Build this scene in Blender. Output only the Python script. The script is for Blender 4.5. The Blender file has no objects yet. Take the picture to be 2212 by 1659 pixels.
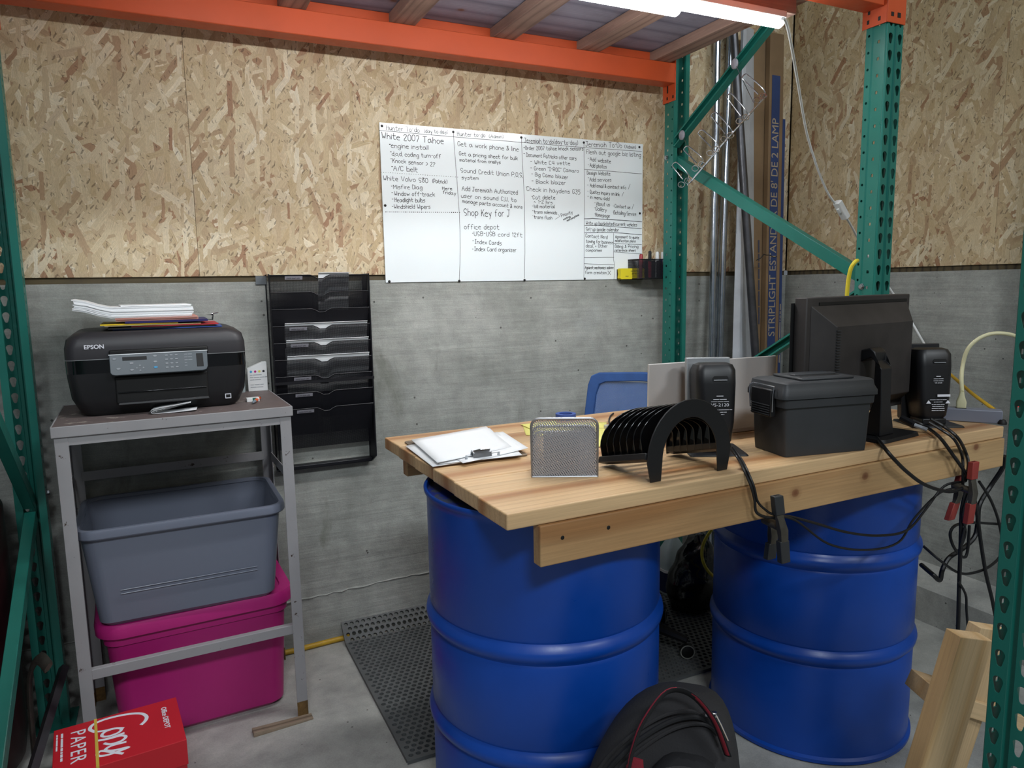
import bpy, bmesh, math, random
from mathutils import Vector, Matrix, Euler
random.seed(7)
PI=math.pi
sc=bpy.context.scene
COL=sc.collection
# ---------------------------------------------------------------- camera
IW,IH=2212.0,1659.0
FPX,YAW,PITCH,ROLL=1562.68,0.44697,0.13602,-0.016919
CAM=Vector((0.0,-2.8233,1.4195))
_cy,_sy,_cp,_sp=math.cos(YAW),math.sin(YAW),math.cos(PITCH),math.sin(PITCH)
CF=Vector((_sy*_cp,_cy*_cp,-_sp)); _r=Vector((_cy,-_sy,0)); _u=_r.cross(CF)
CR=_r*math.cos(ROLL)+_u*math.sin(ROLL); CU=-_r*math.sin(ROLL)+_u*math.cos(ROLL)
cd=bpy.data.cameras.new('camera'); cam=bpy.data.objects.new('camera',cd); COL.objects.link(cam)
cd.sensor_fit='HORIZONTAL'; cd.sensor_width=36; cd.lens=FPX*36/IW; cd.clip_start=0.05
M=Matrix.Identity(4)
for i in range(3): M[i][0]=CR[i]; M[i][1]=CU[i]; M[i][2]=-CF[i]; M[i][3]=CAM[i]
cam.matrix_world=M; sc.camera=cam
def at(x,y,X=None,Y=None,Z=None,d=None):
    "the point of the place that lies on a known plane (or at a depth) in direction x,y of the photo"
    v=CF+CR*((x-IW/2)/FPX)-CU*((y-IH/2)/FPX)
    if X is not None: t=(X-CAM.x)/v.x
    elif Y is not None: t=(Y-CAM.y)/v.y
    elif Z is not None: t=(Z-CAM.z)/v.z
    else: t=d
    return CAM+v*t
# ---------------------------------------------------------------- world, exposure, big lights
sc.view_settings.view_transform='Standard'; sc.view_settings.look='None'
sc.view_settings.exposure=0.58; sc.view_settings.gamma=1.0; sc.view_settings.use_curve_mapping=False
w=bpy.data.worlds.new('world'); sc.world=w; w.use_nodes=True
w.node_tree.nodes['Background'].inputs[0].default_value=(0.80,0.90,1.0,1)
w.node_tree.nodes['Background'].inputs[1].default_value=0.10
def area(name,loc,target,sx,sy,power,color):
    l=bpy.data.lights.new(name,'AREA'); l.shape='RECTANGLE'; l.size=sx; l.size_y=sy; l.energy=power; l.color=color
    o=bpy.data.objects.new(name,l); COL.objects.link(o); o.location=loc
    o.rotation_euler=(Vector(target)-Vector(loc)).to_track_quat('-Z','Y').to_euler(); return o
area('warehouse_lamp',(2.6,-5.4,4.6),(1.0,-1.0,0.5),1.2,0.5,48,(0.88,0.95,1.0))
area('warehouse_lamp',(-0.6,-5.6,4.6),(0.4,-0.6,0.5),1.2,0.5,74,(0.88,0.95,1.0))
TUBE=31.0
# ---------------------------------------------------------------- materials
def lin(c):
    return tuple(((v/255)/12.92 if v/255<=0.04045 else ((v/255+0.055)/1.055)**2.4) for v in c)+(1,)
class NT:
    def __init__(s,name):
        s.m=bpy.data.materials.new(name); s.m.use_nodes=True; s.t=s.m.node_tree; s.n=s.t.nodes; s.l=s.t.links
        s.b=s.n['Principled BSDF']; s.out=s.n['Material Output']
    def N(s,typ,**k):
        n=s.n.new('ShaderNode'+typ)
        for a,v in k.items():
            if hasattr(n,a) and a not in('inputs',): setattr(n,a,v)
        return n
    def L(s,a,b): s.l.new(a,b)
    def val(s,sock,v):
        if isinstance(v,(int,float,tuple,list)): sock.default_value=v
        else: s.l.new(v,sock)
    def coord(s,kind='Object'):
        return s.N('TexCoord').outputs[kind]
    def map(s,vec,scale=(1,1,1),rot=(0,0,0),loc=(0,0,0)):
        n=s.N('Mapping'); s.L(vec,n.inputs[0]); n.inputs['Scale'].default_value=scale; n.inputs['Rotation'].default_value=rot
        s.val(n.inputs['Location'],loc); return n.outputs[0]
    def noise(s,vec,scale,detail=4,rough=.55,dist=0):
        n=s.N('TexNoise'); s.L(vec,n.inputs['Vector']); n.inputs['Scale'].default_value=scale; n.inputs['Detail'].default_value=detail
        n.inputs['Roughness'].default_value=rough; n.inputs['Distortion'].default_value=dist; return n.outputs['Fac']
    def ramp(s,f,stops,interp='LINEAR'):
        n=s.N('ValToRGB'); s.L(f,n.inputs[0]); r=n.color_ramp; r.interpolation=interp
        while len(r.elements)<len(stops): r.elements.new(.5)
        for e,(p,c) in zip(r.elements,stops): e.position=p; e.color=c if isinstance(c,tuple) else (c,c,c,1)
        return n.outputs[0]
    def math(s,op,a,b=0,clamp=False):
        n=s.N('Math',operation=op); n.use_clamp=clamp; s.val(n.inputs[0],a); s.val(n.inputs[1],b); return n.outputs[0]
    def mix(s,f,a,b,mode='MIX'):
        n=s.N('Mix'); n.data_type='RGBA'; n.blend_type=mode; s.val(n.inputs[0],f); s.val(n.inputs[6],a); s.val(n.inputs[7],b); return n.outputs[2]
    def bump(s,h,strength=.3,dist=.01):
        n=s.N('Bump'); n.inputs['Strength'].default_value=strength; n.inputs['Distance'].default_value=dist; s.L(h,n.inputs['Height']); s.L(n.outputs[0],s.b.inputs['Normal'])
    def set(s,**k):
        nm={'color':'Base Color','rough':'Roughness','metal':'Metallic','alpha':'Alpha','trans':'Transmission Weight','ior':'IOR','emit':'Emission Color','estr':'Emission Strength','coat':'Coat Weight','spec':'Specular IOR Level','sub':'Subsurface Weight'}
        for a,v in k.items(): s.val(s.b.inputs[nm[a]],v)
        return s
def plain(name,c,rough=.5,metal=0,var=.12,vs=8,bump=0,bs=60,**k):
    t=NT(name); co=t.coord()
    if var:
        n=t.noise(co,vs,5); f=t.ramp(n,[(.3,1-var),(.7,1+var*.6)])
        col=t.mix(1.0,lin(c),f,'MULTIPLY'); t.set(color=col)
    else: t.set(color=lin(c))
    t.set(rough=rough,metal=metal,**k)
    if bump: t.bump(t.noise(co,bs,4),bump,.004)
    return t.m
def m_osb(name,tone):
    t=NT(name); co=t.coord(); 
    sp=t.N('SeparateXYZ'); t.L(co,sp.inputs[0])
    base=t.mix(t.noise(co,22,5,.7),lin((150,126,96)),lin((198,176,140)))
    cols=base; hgt=t.noise(co,40,3)
    specs=[(7,.030,.15,.36),(62,.026,.12,.36),(-38,.024,.12,.36),(84,.028,.13,.33),(-14,.030,.14,.37),(28,.026,.13,.36),(-70,.022,.10,.33),(12,.034,.16,.38),(-30,.028,.14,.36),(48,.020,.10,.34),(-8,.024,.14,.36),(20,.030,.16,.33),(-54,.022,.11,.31),(70,.016,.08,.28),(-22,.020,.12,.30),(36,.018,.10,.28),(2,.016,.11,.26)]
    wv=t.N('TexNoise'); t.L(co,wv.inputs['Vector']); wv.inputs['Scale'].default_value=16; wv.inputs['Detail'].default_value=5; wv.inputs['Roughness'].default_value=.7
    for i,(a,wd,ln,th) in enumerate(specs):
        # local 2D coords: rotate about the wall normal, stretch
        v=t.N('VectorMath',operation='MULTIPLY_ADD'); t.L(wv.outputs['Color'],v.inputs[0]); v.inputs[1].default_value=(.016,.016,.016); t.L(co,v.inputs[2])
        m=t.map(v.outputs[0],rot=(0,0,math.radians(a)),loc=(i*3.17,i*1.91,0))
        sc_=t.N('VectorMath',operation='MULTIPLY'); t.L(m,sc_.inputs[0]); sc_.inputs[1].default_value=(.5/wd,.5/ln,0)
        vo=t.N('TexVoronoi',distance='CHEBYCHEV',voronoi_dimensions='2D'); t.L(sc_.outputs[0],vo.inputs['Vector']); vo.inputs['Scale'].default_value=1.0
        sep=t.N('SeparateColor'); t.L(vo.outputs['Color'],sep.inputs[0])
        msk=t.math('LESS_THAN',vo.outputs['Distance'],t.math('MULTIPLY_ADD',sep.outputs[1],.22) if False else t.math('ADD',th-.14,t.math('MULTIPLY',sep.outputs[1],.20)))
        fc=t.ramp(sep.outputs[0],[(0,lin((228,214,186))),(.22,lin((206,186,152))),(.45,lin((192,168,130))),(.66,lin((216,198,164))),(.86,lin((184,158,124))),(.945,lin((164,124,94))),(.97,lin((190,164,130))),(1,lin((232,222,198)))])
        fb=t.noise(t.map(sc_.outputs[0],scale=(9,.7,1)),3,3,.6)
        fc=t.mix(1.0,fc,t.ramp(fb,[(.25,.72),(.5,.98),(.75,1.14)]),'MULTIPLY')
        cols=t.mix(msk,cols,fc)
        hgt=t.math('MAXIMUM',hgt,t.math('MULTIPLY',msk,t.math('ADD',sep.outputs[2],.2))) if i%3==0 else hgt
    # small dark slivers and knots between the strands
    for k,(a,s1,s2,th) in enumerate([(35,1/.0045,1/.030,.16),(-22,1/.0030,1/.022,.13),(-68,1/.0032,1/.019,.12),(8,1/.0036,1/.034,.13)]):
        m=t.map(v.outputs[0],rot=(0,0,math.radians(a)),loc=(k*1.3,.7*k,0))
        sc_=t.N('VectorMath',operation='MULTIPLY'); t.L(m,sc_.inputs[0]); sc_.inputs[1].default_value=(s1*.28,s2*.5,0)
        vo=t.N('TexVoronoi',voronoi_dimensions='2D'); t.L(sc_.outputs[0],vo.inputs['Vector']); vo.inputs['Scale'].default_value=1.0
        sep=t.N('SeparateColor'); t.L(vo.outputs['Color'],sep.inputs[0])
        msk=t.math('MULTIPLY',t.math('LESS_THAN',vo.outputs['Distance'],th),t.math('GREATER_THAN',sep.outputs[0],.80))
        cols=t.mix(t.math('MULTIPLY',msk,.55),cols,lin((72,50,34)))
    fine=t.noise(t.map(co,scale=(1,.35,1)),260,3,.7)
    cols=t.mix(1.0,cols,t.ramp(fine,[(.3,.86),(.7,1.08)]),'MULTIPLY')
    big=t.noise(co,1.3,3); cols=t.mix(1.0,cols,t.ramp(big,[(.3,.93),(.7,1.04)]),'MULTIPLY')
    cols=t.mix(1.0,cols,tuple(tone)+(1,),'MULTIPLY')
    t.set(color=cols,rough=.62); t.bump(t.math('ADD',hgt,t.math('MULTIPLY',fine,.4)),.35,.0012)
    return t.m
def m_concrete(name,c1,c2,forms=False):
    t=NT(name); co=t.coord()
    n1=t.noise(co,2.2,8,.62,.4); n2=t.noise(co,14,6,.65)
    col=t.mix(t.ramp(n1,[(.35,0.0),(.68,1.0)]),lin(c1),lin(c2))
    col=t.mix(1.0,col,t.ramp(n2,[(.28,.80),(.72,1.14)]),'MULTIPLY')
    h=n2
    if forms:
        st=t.noise(t.map(co,scale=(1.2,1,17)),2.4,6,.6,.25)
        col=t.mix(1.0,col,t.ramp(st,[(.28,.84),(.55,1.0),(.75,1.10)]),'MULTIPLY')
        fine=t.noise(t.map(co,scale=(3,1,60)),3,4,.6)
        col=t.mix(1.0,col,t.ramp(fine,[(.3,.94),(.7,1.04)]),'MULTIPLY')
        stn=t.noise(t.map(co,scale=(2.6,1,1.1),loc=(4,0,2.2)),1.6,5,.6,.6)
        col=t.mix(t.ramp(stn,[(.60,0.0),(.70,.55)]),col,lin((96,98,86)))
        wht=t.noise(t.map(co,scale=(2.4,1,.8),loc=(1.4,0,.2)),1.5,4,.6,.3)
        col=t.mix(t.ramp(wht,[(.62,0.0),(.74,.45)]),col,lin((178,182,180)))
        h=t.math('ADD',n2,t.math('MULTIPLY',st,1.5))
    vo=t.N('TexVoronoi'); t.L(co,vo.inputs['Vector']); vo.inputs['Scale'].default_value=26
    sep=t.N('SeparateColor'); t.L(vo.outputs['Color'],sep.inputs[0])
    pit=t.math('MULTIPLY',t.math('LESS_THAN',vo.outputs['Distance'],t.math('MULTIPLY',sep.outputs[1],.11)),t.math('GREATER_THAN',sep.outputs[0],.60))
    col=t.mix(t.math('MULTIPLY',pit,.75),col,lin((48,46,42)))
    spk=t.noise(co,190,3,.7); col=t.mix(1.0,col,t.ramp(spk,[(.3,.88),(.7,1.10)]),'MULTIPLY')
    t.set(color=col,rough=.82 if forms else .6); t.bump(t.math('SUBTRACT',t.math('ADD',h,t.math('MULTIPLY',spk,.25)),pit),.45,.004)
    return t.m
def m_wood(name,c1,c2,c3=None,rough=.5,rings=9,knots=True,dirt=0.0):
    "boards run along local X"
    t=NT(name); co=t.coord(); oi=t.N('ObjectInfo')
    off=t.N('CombineXYZ'); t.L(t.math('MULTIPLY',oi.outputs['Random'],31),off.inputs[0]); t.L(t.math('MULTIPLY',oi.outputs['Random'],7.7),off.inputs[1]); t.L(t.math('MULTIPLY',oi.outputs['Random'],3.3),off.inputs[2])
    v=t.N('VectorMath',operation='ADD'); t.L(co,v.inputs[0]); t.L(off.outputs[0],v.inputs[1]); v=v.outputs[0]
    wob=t.noise(t.map(v,scale=(1.1,6,6)),1.6,2,.5)
    wn=t.N('TexWave',wave_type='BANDS',bands_direction='Y',wave_profile='SIN'); t.L(t.map(v,scale=(.18,1,1.15)),wn.inputs['Vector'])
    wn.inputs['Scale'].default_value=rings; wn.inputs['Distortion'].default_value=5.5; wn.inputs['Detail'].default_value=2.5; wn.inputs['Detail Scale'].default_value=.9
    f=t.ramp(wn.outputs['Fac'],[(.0,0.0),(.5,.10),(.90,.55),(1,1)])
    col=t.mix(f,lin(c1),lin(c2))
    w2=t.N('TexWave',wave_type='BANDS',bands_direction='Y',wave_profile='SAW'); t.L(t.map(v,scale=(.10,1,1.1)),w2.inputs['Vector']); w2.inputs['Scale'].default_value=rings*9; w2.inputs['Distortion'].default_value=9; w2.inputs['Detail'].default_value=3; w2.inputs['Detail Scale'].default_value=.5
    col=t.mix(t.math('MULTIPLY',t.ramp(w2.outputs['Fac'],[(.45,0.0),(1,1)]),.30),col,lin(c2))
    fib=t.noise(t.map(v,scale=(2,90,90)),2.4,4,.6)
    col=t.mix(1.0,col,t.ramp(fib,[(.25,.84),(.75,1.10)]),'MULTIPLY')
    col=t.mix(1.0,col,t.ramp(wob,[(.3,.88),(.7,1.08)]),'MULTIPLY')
    tint=t.math('MULTIPLY_ADD',oi.outputs['Random'],.22); 
    tint.node.inputs[2].default_value=.87
    col=t.mix(1.0,col,tint,'MULTIPLY')
    if knots:
        sx=t.N('SeparateXYZ'); t.L(v,sx.inputs[0]); cb=t.N('CombineXYZ'); t.L(sx.outputs[0],cb.inputs[0]); t.L(t.math('ADD',sx.outputs[1],sx.outputs[2]),cb.inputs[1])
        vo=t.N('TexVoronoi',voronoi_dimensions='2D'); t.L(t.map(cb.outputs[0],scale=(4.2,5.2,1)),vo.inputs['Vector']); vo.inputs['Scale'].default_value=1
        se=t.N('SeparateColor'); t.L(vo.outputs['Color'],se.inputs[0]); on_=t.math('GREATER_THAN',se.outputs[0],.80)
        kd=t.ramp(vo.outputs['Distance'],[(.015,.9),(.045,.7),(.058,.30),(.11,0.0)])
        col=t.mix(t.math('MULTIPLY',kd,on_),col,lin(c3 or (112,66,36)))
    if dirt:
        dn=t.noise(co,5,6,.65,.5); col=t.mix(t.ramp(dn,[(.45,0.0),(.75,dirt)]),col,lin((58,50,46)))
    t.set(color=col,rough=rough); t.bump(t.math('ADD',fib,t.math('MULTIPLY',f,.4)),.18,.002)
    return t.m
def m_enamel(name,c,rough=.28,chips=(60,48,40),amount=.10,metal=0,scale=18,wear=.12):
    t=NT(name); co=t.coord(); n=t.noise(co,scale,7,.72); b=t.noise(co,3,4)
    col=t.mix(1.0,lin(c),t.ramp(b,[(.3,1-wear),(.7,1+wear*.5)]),'MULTIPLY')
    if amount: col=t.mix(t.ramp(n,[(.72-amount,0.0),(.735-amount,1.0)]),col,lin(chips))
    t.set(color=col,rough=t.ramp(n,[(.3,rough),(.7,min(1,rough+.18))]),metal=metal); t.bump(n,.08,.002)
    return t.m
def m_mesh(name,c,scale,hole=.30,metal=0,rough=.5,style='dots',rot=0.0,axes='xz'):
    "perforated sheet: real see-through holes"
    t=NT(name); co=t.coord(); sp=t.N('SeparateXYZ'); t.L(co,sp.inputs[0]); cb=t.N('CombineXYZ')
    a={'x':0,'y':1,'z':2}; t.L(sp.outputs[a[axes[0]]],cb.inputs[0]); t.L(sp.outputs[a[axes[1]]],cb.inputs[1])
    v=t.map(cb.outputs[0],rot=(0,0,rot),scale=(scale,scale*(1 if style=='dots' else .55),1))
    vo=t.N('TexVoronoi',voronoi_dimensions='2D'); t.L(v,vo.inputs['Vector']); vo.inputs['Scale'].default_value=1; vo.inputs['Randomness'].default_value=0
    al=t.math('GREATER_THAN',vo.outputs['Distance'],hole)
    t.set(color=lin(c),rough=rough,metal=metal,alpha=al); return t.m
MT={}
MT['osb']=m_osb('strand_board',(1.0,1.0,1.0))
MT['osb2']=m_osb('strand_board_warm',(1.0,.985,.94))
MT['concrete']=m_concrete('formed_concrete',(142,144,138),(174,175,169),True)
MT['floor']=m_concrete('floor_concrete',(150,150,146),(186,185,178))
MT['sill']=m_wood('weathered_sill',(96,84,58),(58,48,34),rough=.8,dirt=.6)
MT['pine']=m_wood('pine_board',(214,180,136),(172,122,78),(104,60,36),rough=.42,rings=1.6)
MT['fir']=m_wood('fir_beam',(208,172,124),(172,124,78),(112,64,38),rough=.45,rings=3.0)
MT['stud']=m_wood('stud_wood',(214,184,142),(198,162,114),rough=.6,rings=5,knots=False)
MT['joist']=m_wood('old_joist',(158,128,114),(124,96,86),rough=.7,rings=9,dirt=.3)
MT['ply']=m_wood('deck_plywood',(156,152,170),(124,120,138),rough=.75,rings=3,dirt=.35)
MT['scrap']=m_wood('scrap_wood',(150,132,112),(104,88,72),rough=.8,rings=14,knots=False,dirt=.9)
MT['green']=m_enamel('green_enamel',(30,112,100),.26,amount=.02)
MT['orange']=m_enamel('orange_enamel',(198,80,38),.38,amount=.0)
MT['steel']=plain('zinc_steel',(176,180,184),.3,1.0,.15,30)
MT['chrome']=plain('chrome_wire',(200,200,204),.16,1.0,0)
MT['galv']=plain('galvanised_conduit',(176,184,194),.24,1.0,.2,25)
MT['dpipe']=plain('dark_iron_pipe',(92,92,96),.38,.8,.3,12)  # also the shade-dark tone of the low strut at the left
MT['drum']=m_enamel('blue_drum_enamel',(8,70,166),.26,chips=(14,24,70),amount=.012,scale=6,wear=.2)
MT['drumlid']=m_enamel('worn_drum_lid',(56,66,92),.5,chips=(14,40,130),amount=.16,scale=7)
MT['tabl']=m_enamel('chipped_grey_enamel',(158,156,158),.42,chips=(70,56,48),amount=.075,scale=26)
MT['tabtop']=m_enamel('stained_table_top',(104,92,90),.5,chips=(150,140,132),amount=.12,scale=14)
MT['rust']=plain('rusty_steel',(120,92,52),.8,.1,.4,60,.3)
MT['black']=plain('matte_black_plastic',(22,22,25),.42,0,.1)
MT['dusty']=plain('dusty_monitor_plastic',(50,46,45),.6,0,.35,9)
MT['blackg']=plain('gloss_black_plastic',(8,8,10),.12,0,0,coat=.5)
MT['char']=plain('charcoal_plastic',(50,52,55),.5,0,.08,20,.05,300)
MT['prn']=plain('printer_casing',(42,40,44),.48,0,.05,bump=.03,bs=500)
MT['slot']=plain('recess_black',(5,5,6),.6,0,0)
MT['panelgrey']=plain('control_panel_grey',(84,92,98),.35,0,0)
MT['silver']=plain('silver_plastic',(172,174,176),.35,.6,.05)
MT['lapt']=plain('brushed_laptop_lid',(196,190,186),.38,.1,.05,4)
MT['white']=plain('white_plastic',(226,228,228),.4,0,.03)
MT['wboard']=plain('dry_erase_board',(238,244,246),.16,0,0,coat=.3)
MT['ink']=plain('black_marker_ink',(16,22,26),.5,0,0)
MT['paper']=plain('white_paper',(236,238,240),.7,0,.03,3)
MT['paperlo']=plain('paper_block_edge',(206,206,214),.75,0,.12,120)
MT['yellow']=plain('yellow_notepad',(232,224,128),.7,0,.03)
MT['pinkp']=plain('peach_folder',(206,150,138),.7,0,.06)
MT['redf']=plain('red_folder',(186,44,52),.5,0,.05)
MT['bluef']=plain('blue_folder',(54,84,158),.5,0,.05)
MT['navyf']=plain('navy_folder',(38,30,92),.5,0,.05)
MT['yelf']=plain('yellow_folder',(226,196,40),.5,0,.05)
MT['manila']=plain('tan_folder',(168,150,104),.6,0,.05)
MT['hose']=plain('yellow_hose_rubber',(190,150,34),.5,0,.25,14)
MT['ycord']=plain('bright_yellow_cord',(214,196,52),.45,0,.12,20)
MT['creamcord']=plain('cream_cord',(206,202,164),.45,0,.05)
MT['cable']=plain('black_cable_rubber',(18,18,20),.45,0,.1)
MT['mat']=plain('rubber_mat',(92,94,94),.6,0,.22,9)
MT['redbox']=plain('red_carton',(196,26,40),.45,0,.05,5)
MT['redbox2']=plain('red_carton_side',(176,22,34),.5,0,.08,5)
MT['print']=plain('white_print',(226,226,234),.6,0,0)
MT['prints']=plain('grey_print',(150,154,160),.6,0,0)
MT['strap']=plain('yellow_strapping',(208,178,72),.4,0,0)
MT['pink']=plain('magenta_tote_plastic',(178,32,116),.42,0,.06,6,.04,200)
MT['cup']=m_mesh('black_wire_mesh',(30,28,34),330,.27,.3,.5)
MT['orgm']=m_mesh('black_organizer_mesh',(26,26,32),420,.24,.3,.5)
MT['orgs']=plain('organizer_frame_black',(24,24,29),.45,.3,.05)
MT['silm']=m_mesh('silver_wire_mesh',(172,172,176),300,.30,.3,.4,'slit',.6)
MT['silf']=plain('silver_frame',(150,150,152),.4,.7,.04)
MT['chairm']=m_mesh('blue_chair_mesh',(70,104,160),300,.26,0,.6,'dots',.6)
MT['chairf']=plain('blue_chair_fabric',(44,80,138),.8,0,.1,30,.1,300)
MT['card']=plain('brown_cardboard',(132,107,78),.8,0,.14,6)
MT['cblue']=plain('printed_blue_band',(42,62,108),.7,0,.1,20)
MT['cprint']=plain('printed_lettering_tan',(168,152,128),.7,0,0)
MT['cprintb']=plain('printed_lettering_dark',(70,72,88),.7,0,0)
MT['flash']=plain('white_metal_flashing',(186,190,196),.4,.2,.12,14,.2,40)
MT['fabric']=plain('charcoal_pack_fabric',(44,43,45),.9,0,.16,12,.3,260)
MT['fabric2']=plain('black_pack_webbing',(28,28,31),.85,0,.1,12,.2,400)
MT['redfab']=plain('dusty_red_trim',(150,40,54),.75,0,.15,18,.2,300)
MT['redfab2']=plain('dark_red_lining',(92,20,28),.8,0,.15,18)
MT['bag']=plain('black_bin_liner',(8,8,10),.16,0,0,bump=.9,bs=14)
MT['jug']=plain('pale_jug_plastic',(170,184,186),.4,0,.04)
MT['dblue']=plain('dark_blue_label',(20,32,70),.5,0,0)
MT['maroon']=plain('dark_maroon_metal',(44,16,20),.45,.1,.2)
MT['greyp']=plain('grey_power_strip',(122,126,140),.4,0,.04)
MT['redsw']=plain('red_rocker',(190,36,40),.3,0,0,emit=(1,.1,.08,1),estr=.25)
MT['redgrip']=plain('faded_red_grip',(148,56,50),.55,0,.15,30)
MT['clampm']=plain('worn_clamp_steel',(96,92,84),.45,.6,.3,30)
MT['eryel']=plain('yellow_eraser_foam',(222,204,34),.7,0,.05)
MT['felt']=plain('dark_felt',(40,40,44),.9,0,0)
MT['redm']=plain('red_marker',(150,28,40),.4,0,0)
MT['pinkm']=plain('pink_marker',(206,50,84),.4,0,0)
MT['bluem']=plain('blue_marker',(50,50,150),.4,0,0)
MT['greym']=plain('grey_marker',(120,132,142),.4,0,0)
MT['orangep']=plain('orange_pen_barrel',(226,92,32),.3,0,0)
MT['clothb']=plain('blue_shop_towel',(84,134,168),.9,0,.2,40,.4,120)
MT['rubber']=plain('grey_caster_rim',(150,150,140),.5,0,0)
MT['taglab']=plain('grey_label_strip',(136,134,142),.6,0,.05)
MT['dot_c']=plain('cyan_dot',(70,160,210),.6,0,0); MT['dot_m']=plain('magenta_dot',(190,40,130),.6,0,0)
MT['dot_y']=plain('yellow_dot',(226,214,96),.6,0,0); MT['dot_k']=plain('black_dot',(24,30,40),.6,0,0)
def m_gbin():
    t=NT('smoky_translucent_plastic'); co=t.coord()
    t.set(color=lin((116,122,138)),rough=.30); t.b.inputs['Alpha'].default_value=.88; return t.m
MT['gbin']=m_gbin()
def m_tube():
    t=NT('lit_tube_diffuser'); t.set(color=(1,1,1,1),emit=(0.965,0.99,1.0,1),estr=TUBE); return t.m
MT['lamp']=m_tube()
# ---------------------------------------------------------------- mesh tools
class B:
    def __init__(s): s.v=[]; s.f=[]
    def add(s,vs,fs,M=None):
        o=len(s.v)
        for p in vs:
            p=Vector(p); s.v.append(tuple(M@p) if M is not None else tuple(p))
        s.f+= [tuple(i+o for i in f) for f in fs]; return s
    def box(s,x0,x1,y0,y1,z0,z1,M=None):
        return s.add([(x0,y0,z0),(x1,y0,z0),(x1,y1,z0),(x0,y1,z0),(x0,y0,z1),(x1,y0,z1),(x1,y1,z1),(x0,y1,z1)],
              [(0,3,2,1),(4,5,6,7),(0,1,5,4),(1,2,6,5),(2,3,7,6),(3,0,4,7)],M)
    def loft(s,rings,cap0=True,cap1=True,close=False,M=None):
        n=len(rings[0]); vs=[p for r in rings for p in r]; fs=[]
        m=len(rings)
        for i in range(m if close else m-1):
            a=i*n; b=((i+1)%m)*n
            for j in range(n): k=(j+1)%n; fs.append((a+j,a+k,b+k,b+j))
        if not close:
            if cap0: fs.append(tuple(range(n-1,-1,-1)))
            if cap1: fs.append(tuple((m-1)*n+j for j in range(n)))
        return s.add(vs,fs,M)
    def prism(s,poly,a0,a1,axis='y',M=None):
        "poly in the two other axes, extruded along axis"
        def mk(p,a):
            return {'y':(p[0],a,p[1]),'z':(p[0],p[1],a),'x':(a,p[0],p[1])}[axis]
        return s.loft([[mk(p,a0) for p in poly],[mk(p,a1) for p in poly]],M=M)
    def tube(s,pts,r,n=8,cap=True,closed=False,flat=None):
        pts=[Vector(p) for p in pts]; rings=[]; N=len(pts); up=None
        rr=r if isinstance(r,(list,tuple)) else [r]*N
        for i,p in enumerate(pts):
            if closed: d=pts[(i+1)%N]-pts[i-1]
            else: d=pts[min(i+1,N-1)]-pts[max(i-1,0)]
            if d.length<1e-9: d=Vector((0,0,1))
            d.normalize()
            if up is None: up=Vector((0,0,1)) if abs(d.z)<.9 else Vector((1,0,0))
            x=d.cross(up); 
            if x.length<1e-6: x=d.cross(Vector((1,0.3,0)))
            x.normalize(); y=x.cross(d).normalized(); up=y
            ry=rr[i]*(flat if flat else 1)
            rings.append([tuple(p+x*rr[i]*math.cos(2*PI*k/n)+y*ry*math.sin(2*PI*k/n)) for k in range(n)])
        return s.loft(rings,cap,cap,closed)
    def lathe(s,prof,n=32,M=None,cap0=True,cap1=True):
        return s.loft([[(r*math.cos(2*PI*k/n),r*math.sin(2*PI*k/n),z) for k in range(n)] for r,z in prof],cap0,cap1,M=M)
    def ball(s,c,rx,ry,rz,n=16,m=10):
        c=Vector(c); pr=[]
        for i in range(1,m):
            a=PI*i/m; pr.append([(c.x+rx*math.sin(a)*math.cos(2*PI*k/n),c.y+ry*math.sin(a)*math.sin(2*PI*k/n),c.z-rz*math.cos(a)) for k in range(n)])
        return s.loft(pr)
def rr(w,d,r,z,n=5,cx=0,cy=0):
    out=[]
    for qx,qy,a0 in ((1,1,0),(-1,1,90),(-1,-1,180),(1,-1,270)):
        for i in range(n+1):
            a=math.radians(a0+90*i/n); out.append((cx+qx*(w/2-r)+r*math.cos(a),cy+qy*(d/2-r)+r*math.sin(a),z))
    return out
def smooth(pts,k=6,closed=False):
    "catmull-rom"
    P=[Vector(p) for p in pts]; out=[]; n=len(P)
    rng=range(n if closed else n-1)
    for i in rng:
        p0=P[(i-1)%n] if closed or i>0 else P[0]; p1=P[i]; p2=P[(i+1)%n]; p3=P[(i+2)%n] if closed or i+2<n else P[-1]
        for j in range(k):
            t=j/k; out.append(0.5*((2*p1)+(-p0+p2)*t+(2*p0-5*p1+4*p2-p3)*t*t+(-p0+3*p1-3*p2+p3)*t**3))
    if not closed: out.append(P[-1])
    return out
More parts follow.
